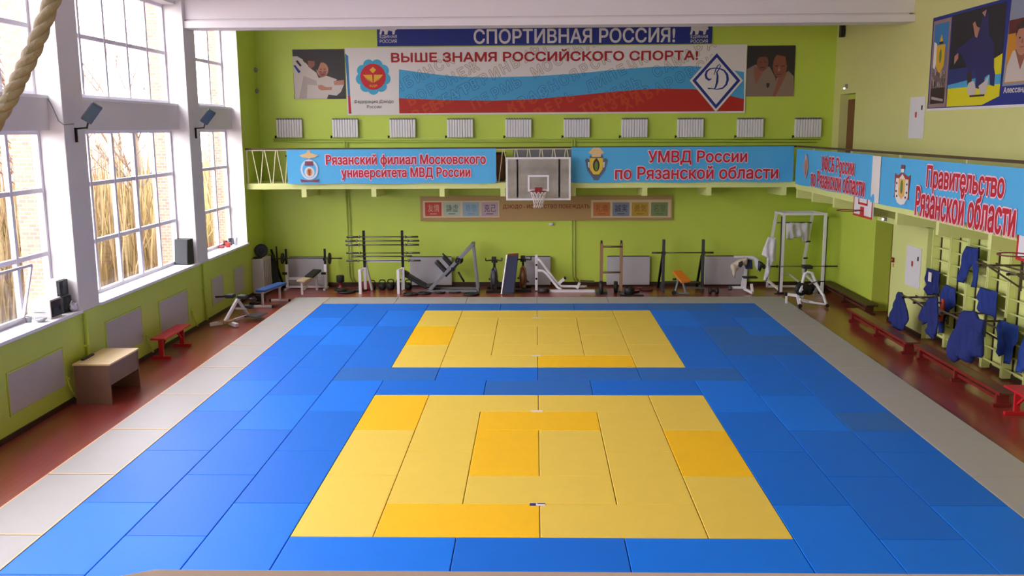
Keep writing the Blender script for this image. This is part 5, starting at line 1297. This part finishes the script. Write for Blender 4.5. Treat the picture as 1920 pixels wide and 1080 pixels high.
# dark red stand with discs
t = thing('upright_dumbbell', 'dark red dumbbell standing on end before the barbell tree', 'dumbbell', (-5.98, 17.4, 0))
m = MB(); m.lathe((-5.98, 17.4, 0), (0, 0, 1), [(.1, 0), (.1, .1), (.05, .12), (.05, .24), (.1, .26)], 18); m.build('lower_head', REDD, t); m = MB(); m.lathe((-5.98, 17.4, .26), (0, 0, 1), [(.11, 0), (.12, .02), (.12, .18), (.11, .2)], 18); m.build('upper_head', IRON, t)
loose_plate(-5.72, 17.0, .26, .06, 'large black disc on the floor, window side of barbell tree'); loose_plate(-5.9, 17.05, .2, .05, 'black disc half over the large one by barbell tree', .061); loose_plate(-5.35, 17.35, .2, .06, 'black disc on the floor behind barbell tree leg')
# barbell tree
t = thing('barbell_rack', 'tall white and black rack holding six barbells', 'gym rack', (-4.6, 16.9, 0))
for x in (-5.13, -3.99):
    m = MB(); m.box(x - .035, x + .035, 16.87, 16.94, .74, 1.88); m.build('upright', BLKM, t)
    m = MB(); m.box(x - .04, x + .04, 16.86, 16.95, .12, .78); m.box(x - .17, x - .09, 16.74, 16.82, 0, .72); m.bar((x - .13, 16.78, .7), (x, 16.9, .74), .06); m.bar((x + (.12 if x < -4.5 else -.1), 17.35, .02), (x + .0, 16.95, 1.0), .06); m.build('leg', WHITEM, t)
    for z in (1.7, 1.58, 1.46, 1.22, 1.12, .99):
        m = MB(); m.bar((x, 16.87, z - .035), (x, 16.74, z - .03), .025); m.bar((x, 16.75, z - .03), (x, 16.745, z + .02), .02); m.build('hook', BLKM, t)
m = MB(); m.box(-5.08, -4.04, 16.93, 16.98, .93, 1.0); m.split('crossbar', WHITEM, t)
for k, (x0, x1, z, sl_) in enumerate(((-5.62, -3.5, 1.705, .38), (-5.66, -3.47, 1.585, .34), (-5.65, -3.48, 1.465, .4), (-5.64, -3.46, 1.225, .4), (-5.49, -3.69, 1.125, .3), (-5.65, -3.44, .995, .36))):
    barbell('barbell', x0, x1, 16.79, z, 'bare barbell on the barbell tree, %s from the top' % ORD[k], sl_, .016, .027, (), 'barbells on the barbell tree')
def kettlebell(x, y, s_, label):
    t = thing('kettlebell', label, 'kettlebell', (x, y, 0), 'kettlebells under the barbell tree')
    m = MB(); m.lathe((x, y, 0), (0, 0, 1), [(.07 * s_, 0), (.105 * s_, .03 * s_), (.12 * s_, .1 * s_), (.1 * s_, .17 * s_), (.05 * s_, .2 * s_)], 18); m.build('body', IRON, t)
    m = MB(); m.tube([(x + a * s_, y, b * s_) for a, b in ((-.065, .16), (-.09, .24), (-.07, .29), (0, .305), (.07, .29), (.09, .24), (.065, .16))], .018 * s_, 8); m.build('handle', IRON, t)
for k, (x, s_) in enumerate(((-5.03, .95), (-4.72, 1.0), (-4.46, 1.05), (-4.2, 1.05), (-3.92, 1.0))): kettlebell(x, 17.5, s_, 'black kettlebell under the barbell tree, %s from the windows' % ORD[k])
m = MB(); m.box(-5.35, -5.1, 17.4, 17.62, 0, .24); m.mat(BLACK).box(-5.33, -5.12, 17.42, 17.6, .24, .26); m.ms[0] = REDD; tag(m.build('weight_box', None, bevel=.01), 'dark red block on the floor behind the barbell tree', 'block')
for (x, y, r, lb) in ((-3.75, 16.62, .22, 'black disc flat on floor under barbell tree end'), (-3.35, 16.75, .2, 'black disc on floor before the leg press seat'), (-2.45, 17.05, .22, 'dark disc under the leg press rail'), (-1.95, 16.6, .24, 'black disc on floor by the leg press strut'), (-2.9, 16.9, .16, 'small dark disc under the leg press carriage'), (-3.1, 17.35, .17, 'small black disc behind the leg press seat')):
    loose_plate(x, y, r, .045, lb)
# leg press
t = thing('leg_press_machine', 'grey inclined leg press with black padded seat and carriage', 'gym machine', (-2.9, 17.2, 0))
for y in (16.95, 17.45):
    m = MB(); m.bar((-3.2, y, .1), (-1.92, y, 1.42), .07, .1); m.build('incline_rail', GREYM, t, bevel=.006)
    m = MB(); m.bar((-1.9, y, 1.42), (-1.77, y, .02), .06); m.build('rear_strut', GREYM, t)
    m = MB(); m.bar((-3.3, y, .05), (-1.77, y, .05), .06); m.build('base_rail', GREYM, t)
m = MB(); m.bar((-1.91, 16.92, 1.42), (-1.91, 17.48, 1.42), .1); m.bar((-1.77, 16.95, .05), (-1.77, 17.45, .05), .06); m.bar((-3.2, 16.95, .08), (-3.2, 17.45, .08), .08); m.split('crossbar', GREYM, t)
m = MB(); m.bar((-4.02, 17.2, .56), (-3.3, 17.2, .13), .42, .1, (.5, 0, 1)); m.build('back_pad', VBLACK, t, bevel=.03); m = MB(); m.bar((-4.06, 17.2, .6), (-3.86, 17.2, .5), .3, .13, (.5, 0, 1)); m.build('head_pad', VBLACK, t, bevel=.03)
m = MB(); m.bar((-3.34, 17.2, .16), (-3.06, 17.2, .2), .4, .09); m.build('seat_pad', VBLACK, t, bevel=.03)
m = MB(); m.bar((-2.72, 16.9, .5), (-2.3, 16.9, .93), .06); m.bar((-2.72, 17.5, .5), (-2.3, 17.5, .93), .06); m.bar((-2.5, 16.88, .72), (-2.5, 17.52, .72), .1); m.build('carriage', BLKM, t)
for (a, b) in (((-3.02, 17.05, .95), (-2.66, 17.05, .55)), ((-2.82, 17.32, 1.05), (-2.5, 17.32, .7))):
    m = MB(); m.bar(a, b, .26, .12, (1, 0, .9)); m.build('shoulder_pad', VBLACK, t, bevel=.04)
m = MB(); m.cyl((-2.84, 17.3, 1.14), (-2.74, 17.3, 1.02), .025); m.cyl((-2.35, 17.0, .62), (-2.18, 17.0, .32), .03); m.split('handle', BLACK, t)
plate(t, (-2.34, 16.84, .98), (0, -1, 0), .09, .05); plate(t, (-2.36, 17.56, .9), (0, 1, 0), .12, .05)
# exercise bikes
def bike(x, y, label, brown=False):
    t = thing('exercise_bike', label, 'exercise bike', (x, y, 0), 'exercise bikes')
    m = MB(); m.lathe((x - .05, y + .1, .46), (1, 0, 0), [(.02, 0), (.29, .0), (.3, .02), (.3, .08), (.29, .1), (.02, .1)], 28); m.build('flywheel', DGREYM if not brown else mk('bike_bronze', (120, 82, 60), .4, .3), t)
    m = MB(); m.tube([(x - .06, y - .08, .12), (x - .085, y - .1, .5), (x - .06, y - .08, .7), (x, y - .02, .76), (x + .06, y - .08, .7), (x + .085, y - .1, .5), (x + .06, y - .08, .12)], .03); m.build('fork', DGREYM if not brown else mk('bike_brown', (146, 92, 64), .4, .2), t)
    m = MB(); m.tube([(x, y, .72), (x, y - .02, .98)], .03); m.build('stem', BLKM, t)
    m = MB(); m.tube([(x - .24, y - .12, 1.05), (x - .24, y - .1, .97), (x - .1, y - .02, .97), (x + .1, y - .02, .97), (x + .24, y - .1, .97), (x + .24, y - .12, 1.05)], .022); m.build('handlebar', BLACK, t)
    m = MB(); m.box(x - .07, x + .07, y - .06, y + .04, .98, 1.08); m.build('console', BLACK, t, bevel=.01)
    m = MB(); m.tube([(x, y + .3, .3), (x, y + .42, .85)], .028); m.box(x - .09, x + .09, y + .3, y + .55, .85, .92); m.build('saddle', VBLACK, t)
    m = MB(); m.box(x - .24, x + .24, y - .16, y - .1, 0, .07); m.box(x - .24, x + .24, y + .55, y + .61, 0, .07); m.box(x - .03, x + .03, y - .12, y + .58, .05, .12); m.split('base', BLKM, t)
    for s_ in (-1, 1):
        m = MB(); m.bar((x + s_ * .08, y + .12, .38), (x + s_ * .12, y + .1 - s_ * .1, .38 - s_ * .06), .025); m.box(x + s_ * .12 - .05, x + s_ * .12 + .06, y - s_ * .1 + .04, y - s_ * .1 + .14, .31 - s_ * .04, .35 - s_ * .04); m.build('pedal', BLACK, t)
bike(-1.28, 17.0, 'dark exercise bike between the leg press and blue board')
bike(-.42, 17.2, 'bronze exercise bike between the blue board and white frame', True)
# blue board leaning
t = thing('sit_up_board', 'tall navy padded board with white edge standing upright between bikes', 'gym bench', (-.83, 16.8, 0))
q = [(-1.02, 16.72, 0), (-.68, 16.72, .02), (-.55, 17.05, 1.12), (-.86, 17.05, 1.1)]
m = MB(); m.hexa([Vector(p) for p in q] + [Vector(p) + Vector((0, -.07, .02)) for p in q]); m.build('padded_face', NAVY, t, bevel=.015)
m = MB(); m.bar((-1.04, 16.66, 0), (-.88, 17.0, 1.12), .035, .09); m.build('white_edge', WHITEM, t); m = MB(); m.bar((-.86, 17.0, 1.13), (-.55, 17.0, 1.15), .09, .05); m.build('red_top_edge', REDD, t)
m = MB(); m.bar((-.72, 17.15, .9), (-.66, 17.0, .4), .05); m.bar((-.7, 17.1, .5), (-.7, 17.3, .02), .04); m.build('rear_strut', GREYM, t)
# white frame
t = thing('cable_row_frame', 'white bent tube gym frame lying low by the bronze bike', 'gym machine', (.7, 17.2, 0))
m = MB(); m.bar((-.02, 17.25, .02), (-.02, 17.25, 1.1), .08); m.build('post', WHITEM, t, bevel=.006); m = MB(); m.cyl((-.02, 17.19, .8), (-.02, 17.15, .8), .03); m.cyl((-.02, 17.19, .38), (-.02, 17.15, .38), .03); m.split('knob', BLACK, t)
m = MB(); m.tube([(.02, 17.25, .98), (.12, 17.25, .9), (.58, 17.25, .26), (.72, 17.25, .14), (1.1, 17.25, .13), (1.5, 17.25, .13)], .042, 10); m.build('upper_tube', WHITEM, t); m = MB(); m.tube([(.02, 17.25, .62), (.18, 17.25, .61), (.3, 17.22, .52), (.62, 17.15, .12), (.74, 17.1, .06)], .042, 10); m.build('lower_tube', WHITEM, t)
m = MB(); m.box(.36, 1.72, 16.98, 17.08, 0, .07); m.build('base_plate', WHITEM, t); m = MB(); m.bar((.66, 17.2, .24), (.82, 17.2, .38), .08); m.bar((1.2, 17.2, .08), (1.28, 17.2, .26), .07); m.split('seat_stub', WHITEM, t)
m = MB(); m.cyl((.84, 17.1, .4), (.84, 17.3, .4), .035); m.build('roller', BLACK, t); m = MB(); m.bar((1.3, 17.25, .3), (1.72, 17.25, .28), .16, .04); m.build('foot_plate', mk('olive_metal', (92, 88, 60), .5), t)
m = MB(); m.tube([(.05, 17.0, .04), (.2, 16.9, .1), (.35, 16.95, .04)], .05); m.lathe((.18, 16.93, .02), (0, 0, 1), [(.12, 0), (.14, .05), (.1, .12)], 14); tag(m.build('cable_bundle', mk('dark_cables', (58, 46, 50), .6)), 'dark bundle of cable and weights before the white frame', 'cables')
# wheeled stand
t = thing('wheeled_stand', 'tall brown metal stand on dark rollers, right of white frame', 'gym stand', (2.18, 16.75, 0))
for x in (1.89, 2.47):
    m = MB(); m.box(x - .045, x + .045, 16.7, 16.78, .08, 1.5); m.build('upright', mk('stand_wood', (146, 112, 84), .5, noise=.1, scale=5), t, bevel=.005)
    m = MB(); m.cyl((x, 16.74, 1.48), (x, 16.74, 1.58), .03); m.build('end_cap', BLACK, t)
m = MB(); m.cyl((1.93, 16.72, 1.4), (2.5, 16.72, 1.4), .03); m.cyl((1.93, 16.72, .64), (2.45, 16.72, .64), .03); m.split('crossbar', mk('stand_bar', (98, 80, 52), .5), t)
for (x, y, r) in ((1.88, 16.62, .2), (2.34, 16.95, .17)):
    m = MB(); m.lathe((x - .06, y, r), (1, 0, 0), [(.03, 0), (r, .01), (r, .11), (.03, .12)], 22); m.build('roller', IRON, t)
m = MB(); m.box(1.72, 2.06, 16.55, 16.95, 0, .08); m.box(2.42, 2.55, 16.55, 16.95, 0, .08); m.split('base', DGREYM, t)
loose_plate(2.72, 16.68, .15, .2, 'stack of dark discs at the foot of the brown stand'); loose_plate(3.0, 17.55, .2, .05, 'red disc flat on the floor right of brown stand', 0, REDD); loose_plate(3.3, 17.3, .18, .05, 'dark red disc on the floor before back cover', 0, mk('maroon_iron', (86, 30, 36), .5)); loose_plate(2.85, 17.1, .22, .05, 'wide dark red disc on the floor by brown stand', 0, REDD)
m = MB(); m.box(2.42, 3.1, 16.3, 16.45, .0, .03); tag(m.build('rubber_strip', BLACK), 'flat black strip on the floor against the grey mats', 'strip')
# squat stand with barbell, orange bench
t = thing('squat_rack', 'dark grey squat rack with single bar, above the orange bench', 'gym rack', (4.35, 17.3, 0))
for x in (3.77, 4.94):
    m = MB(); m.bar((x, 17.2, 0), (x, 17.2, 1.55), .085); m.build('upright', DGREYM, t, bevel=.005); m = MB(); m.bar((x - .08, 17.7, .02), (x - .02, 17.25, 1.08), .06); m.build('back_strut', BLKM, t)
    m = MB(); m.bar((x, 17.0, .05), (x, 17.75, .05), .07); m.build('foot', DGREYM, t); m = MB(); m.box(x - .04, x + .04, 17.04, 17.16, 1.1, 1.14); m.box(x - .04, x + .04, 17.02, 17.05, 1.14, 1.22); m.build('hook', STEEL, t)
m = MB(); m.bar((3.8, 17.6, .2), (4.92, 17.6, .2), .06); m.build('crossbar', mk('rack_green', (66, 72, 50), .5), t)
barbell('barbell', 3.41, 5.23, 17.1, 1.165, 'bare dark barbell resting on the grey squat rack', .3, .016, .026, (), 'barbells', mk('bar_olive', (64, 60, 46), .5, .4))
t = thing('incline_bench', 'small bench with bright orange pad before the squat rack', 'gym bench', (4.25, 16.6, 0))
m = MB(); q = [(4.0, 16.95, .66), (4.28, 16.95, .68), (4.5, 16.55, .44), (4.2, 16.5, .4)]; m.hexa([Vector(p) - Vector((0, 0, .07)) for p in q] + [Vector(p) for p in q]); m.build('pad', VORANGE, t, bevel=.025)
m = MB(); m.bar((4.25, 16.75, .48), (4.38, 16.6, .02), .05); m.bar((4.2, 16.85, .5), (4.05, 16.6, .06), .05); m.bar((3.98, 16.6, .04), (4.45, 16.6, .04), .05); m.bar((4.3, 16.65, .2), (5.0, 17.0, .12), .05); m.build('frame', GREYM, t); m = MB(); m.cyl((4.0, 16.6, .06), (4.0, 16.5, .06), .06); m.cyl((4.1, 16.78, .42), (4.0, 16.78, .42), .03); m.split('wheel', IRON, t)
m = MB(); m.lathe((5.19, 16.7, .09), (1, 0, 0), [(.09, -.14), (.09, -.06), (.03, -.05), (.03, .05), (.09, .06), (.09, .14)], 16); tag(m.build('dumbbell', IRON), 'black dumbbell on the floor before the last back cover', 'dumbbell')
# preacher bench with clothes over it
t = thing('preacher_bench', 'white preacher curl bench with navy pad, beside the tall cage', 'gym bench', (6.15, 16.75, 0))
m = MB(); m.bar((6.12, 16.8, .1), (6.14, 16.8, .8), .08); m.bar((6.32, 16.62, 0), (6.28, 16.66, .3), .07); m.bar((6.12, 16.85, .12), (6.3, 16.55, .05), .07); m.bar((5.72, 16.85, .16), (6.15, 16.85, .16), .07); m.bar((6.04, 16.8, .2), (6.08, 16.8, .55), .06); m.build('frame', WHITEM, t, bevel=.006)
m = MB(); m.cyl((5.66, 16.85, .14), (5.74, 16.85, .14), .07); m.build('roller', DGREYM, t); m = MB(); m.hexa([(6.08, 16.6, .74), (6.3, 16.6, .74), (6.3, 16.66, .74), (6.08, 16.66, .74), (6.06, 16.78, 1.08), (6.3, 16.78, 1.08), (6.3, 16.85, 1.06), (6.06, 16.85, 1.06)]); m.build('arm_pad', NAVY, t, bevel=.03)
m = MB(); m.box(6.02, 6.44, 16.55, 16.8, .47, .52); m.build('seat', VBLACK, t, bevel=.02); m = MB(); m.box(5.8, 6.35, 16.85, 16.95, 1.04, 1.1); m.build('top_bar', WHITEM, t)
CL1 = mk('garment_cream', (206, 190, 172), .85, noise=.08, scale=8, bump=.15, bscale=80); CL2 = mk('garment_white', (216, 212, 220), .85, noise=.06, scale=8, bump=.15, bscale=80)
def back_hang(name, label, pix, y, mt, seed, **k):
    ps = [sight(u, v, y=y) for u, v in pix]; o_ = ps[0]; return garment(name, label, [(p.x - o_.x, p.z - o_.z) for p in ps], o_, (1, 0, 0), mt, seed=seed, **k)
back_hang('clothing', 'cream clothes draped over the preacher bench, window side', [(1402, 482), (1401, 497), (1396, 498), (1389, 495), (1385, 505), (1380, 509), (1378, 522), (1374, 516), (1372, 507), (1369, 500), (1371, 495), (1386, 486)], 16.62, CL1, 21, cat='clothes', depth=.12, fold=.04)
back_hang('clothing', 'white towel over the top bar of the preacher bench', [(1392, 480), (1414, 480), (1424, 486), (1426, 500), (1420, 509), (1415, 498), (1414, 488), (1400, 486)], 16.7, CL2, 26, cat='clothes', depth=.1, fold=.04)
back_hang('clothing', 'dark bundle of clothes over preacher bench, cage side', [(1422, 489), (1428, 491), (1435, 497), (1434, 503), (1429, 502), (1425, 510), (1421, 505)], 16.6, BLACK, 22, cat='clothes', depth=.1)
back_hang('clothing', 'small dark glove lying on the cream clothes', [(1385, 492), (1392, 489), (1393, 497), (1389, 502), (1384, 499)], 16.48, BLACK, 23, cat='clothes', depth=.06)
# power cage
t = thing('power_cage', 'tall white cage rack in the far wall-bar corner', 'gym rack', (7.85, 17.1, 0))
fx0, fx1, bx0, bx1, fy, by, zt = 7.16, 8.36, 7.2, 8.42, 16.72, 17.5, 2.37
for (x, y) in ((fx0, fy), (fx1, fy)):
    m = MB(); m.box(x - .04, x + .04, y - .04, y + .04, 0, zt); m.build('front_post', WHITEM, t, bevel=.006)
    m = MB(); m.cyl((x + (.06 if x > 8 else -.06), y, .05), (x + (.06 if x > 8 else -.06), y, zt - .1), .018); m.build('guide_rod', STEEL, t)
for (x, xt) in ((6.95, 7.14), (8.02, 8.22)):
    m = MB(); m.bar((xt, by, zt - .04), (x, by, .9), .07); m.bar((x, by, .9), (x, by, .5), .07); m.build('rear_post', WHITEM, t)
m = MB(); m.bar((fx0, fy, zt - .03), (fx1, fy, zt - .03), .07); m.bar((fx0, fy, zt - .03), (7.12, by, zt - .04), .07); m.bar((fx1, fy, zt - .03), (8.24, by, zt - .04), .07); m.bar((7.12, by, zt - .04), (8.24, by, zt - .04), .07); m.build('top_frame', WHITEM, t)
m = MB(); m.bar((6.95, by, .55), (6.95, by, .25), .07); m.bar((6.95, by, .27), (fx0, fy, .08), .06); m.bar((8.02, by, .5), (8.36, fy, .1), .06); m.bar((fx0, fy + .02, .55), (7.45, fy + .3, .54), .05); m.bar((7.45, fy + .3, .54), (7.75, fy + .3, .3), .05); m.bar((6.95, by, .08), (8.02, by, .08), .06); m.bar((6.95, by, .06), (6.95, by, .3), .06); m.bar((8.02, by, .06), (8.02, by, .55), .06); m.split('lower_frame', WHITEM, t)
m = MB()
for (x, y, z) in ((8.16, by - .06, 1.45), (8.1, by - .06, .95), (6.9, by - .06, .65)): m.cyl((x, y, z), (x - .12, y - .05, z), .025)
m.split('peg', BLACK, t); m = MB(); m.box(fx0 - .2, fx1 - .9, fy - .12, fy - .06, 0, .02); m.box(fx0 - .09, fx0 + .09, fy - .08, fy + .08, 0, .05); m.box(fx1 - .09, fx1 + .09, fy - .08, fy + .08, 0, .05); m.split('foot_plate', BLACK, t)
m = MB(); m.cyl((7.14, by - .1, 2.02), (8.16, by - .1, 2.02), .02); m.build('hanging_bar', STEEL, t)
barbell('barbell', 6.66, 8.74, 16.62, .82, 'dark barbell resting low across the white cage', .34, .014, .022, (), 'barbells', BLKM)
back_hang('judo_jacket', 'white jacket hung on the window-side post of the cage', [(1440, 444), (1456, 446), (1455, 490), (1450, 491), (1447, 500), (1442, 515), (1438, 527), (1431, 526), (1436, 500), (1438, 484), (1428, 478), (1431, 466)], 16.6, CL2, 24, depth=.1, fold=.05, freq=34)
back_hang('judo_jacket', 'white jacket spread over the bar inside the cage', [(1474, 416), (1517, 416), (1516, 440), (1512, 455), (1504, 453), (1503, 444), (1490, 446), (1484, 449), (1474, 448)], 17.4, CL2, 25, depth=.08, fold=.05, freq=30)
# spin bike in front of the cage
t = thing('spin_bike', 'white framed spin bike with black flywheel before the cage', 'exercise bike', (7.4, 14.9, 0))
m = MB(); m.tube([(7.16, 14.75, .38), (7.3, 14.9, .84), (7.36, 14.9, .92), (7.5, 14.9, .9), (7.62, 14.85, .6), (7.78, 14.7, .3), (7.84, 14.56, .06)], .042, 10); m.build('main_frame', WHITEM, t)
m = MB(); m.bar((6.84, 14.98, .3), (7.3, 14.9, .24), .08); m.bar((7.12, 14.56, .03), (7.14, 14.9, .28), .08); m.bar((7.12, 14.6, .22), (7.5, 14.7, .12), .06); m.tube([(7.2, 14.75, .14), (7.5, 14.62, .12), (7.84, 14.54, .08)], .03); m.build('base', WHITEM, t, bevel=.006)
m = MB(); m.lathe((7.2, 14.84, .46), (.15, -1, 0), [(.03, 0), (.17, 0), (.18, .02), (.18, .05), (.17, .07), (.03, .07)], 24); m.lathe((7.42, 14.9, .44), (.15, -1, 0), [(.03, 0), (.15, 0), (.15, .06), (.03, .06)], 24); m.build('flywheel', BLACK, t)
m = MB(); m.lathe((7.21, 14.76, .46), (.15, -1, 0), [(.01, 0), (.035, 0), (.03, .02)], 12); m.build('hub_cap', WHITEM, t)
m = MB(); m.tube([(7.32, 14.9, .92), (7.34, 14.9, 1.02)], .03); m.box(7.24, 7.48, 14.76, 15.02, 1.02, 1.11); m.build('saddle', VBLACK, t, bevel=.03)
m = MB(); m.bar((7.66, 14.85, .5), (7.55, 14.8, .36), .05); m.box(7.5, 7.66, 14.6, 14.72, .3, .34); m.bar((7.4, 14.78, .6), (7.7, 14.85, .7), .03); m.build('crank', GREYM, t)
m = MB(); m.cyl((7.84, 14.5, .06), (7.84, 14.6, .06), .05); m.cyl((7.12, 14.5, .05), (7.12, 14.6, .05), .05); m.box(6.8, 6.87, 14.93, 15.03, .25, .35); m.bar((7.7, 14.85, .66), (7.85, 14.9, .66), .03); m.split('rubber_foot', BLACK, t)
m = MB(); m.bar((7.14, 14.9, .28), (7.14, 14.9, .44), .05); m.bar((6.86, 14.98, .0), (6.86, 14.98, .27), .05); m.build('support', WHITEM, t)
loose_plate(7.95, 17.2, .16, .05, 'black disc on the floor inside the cage')
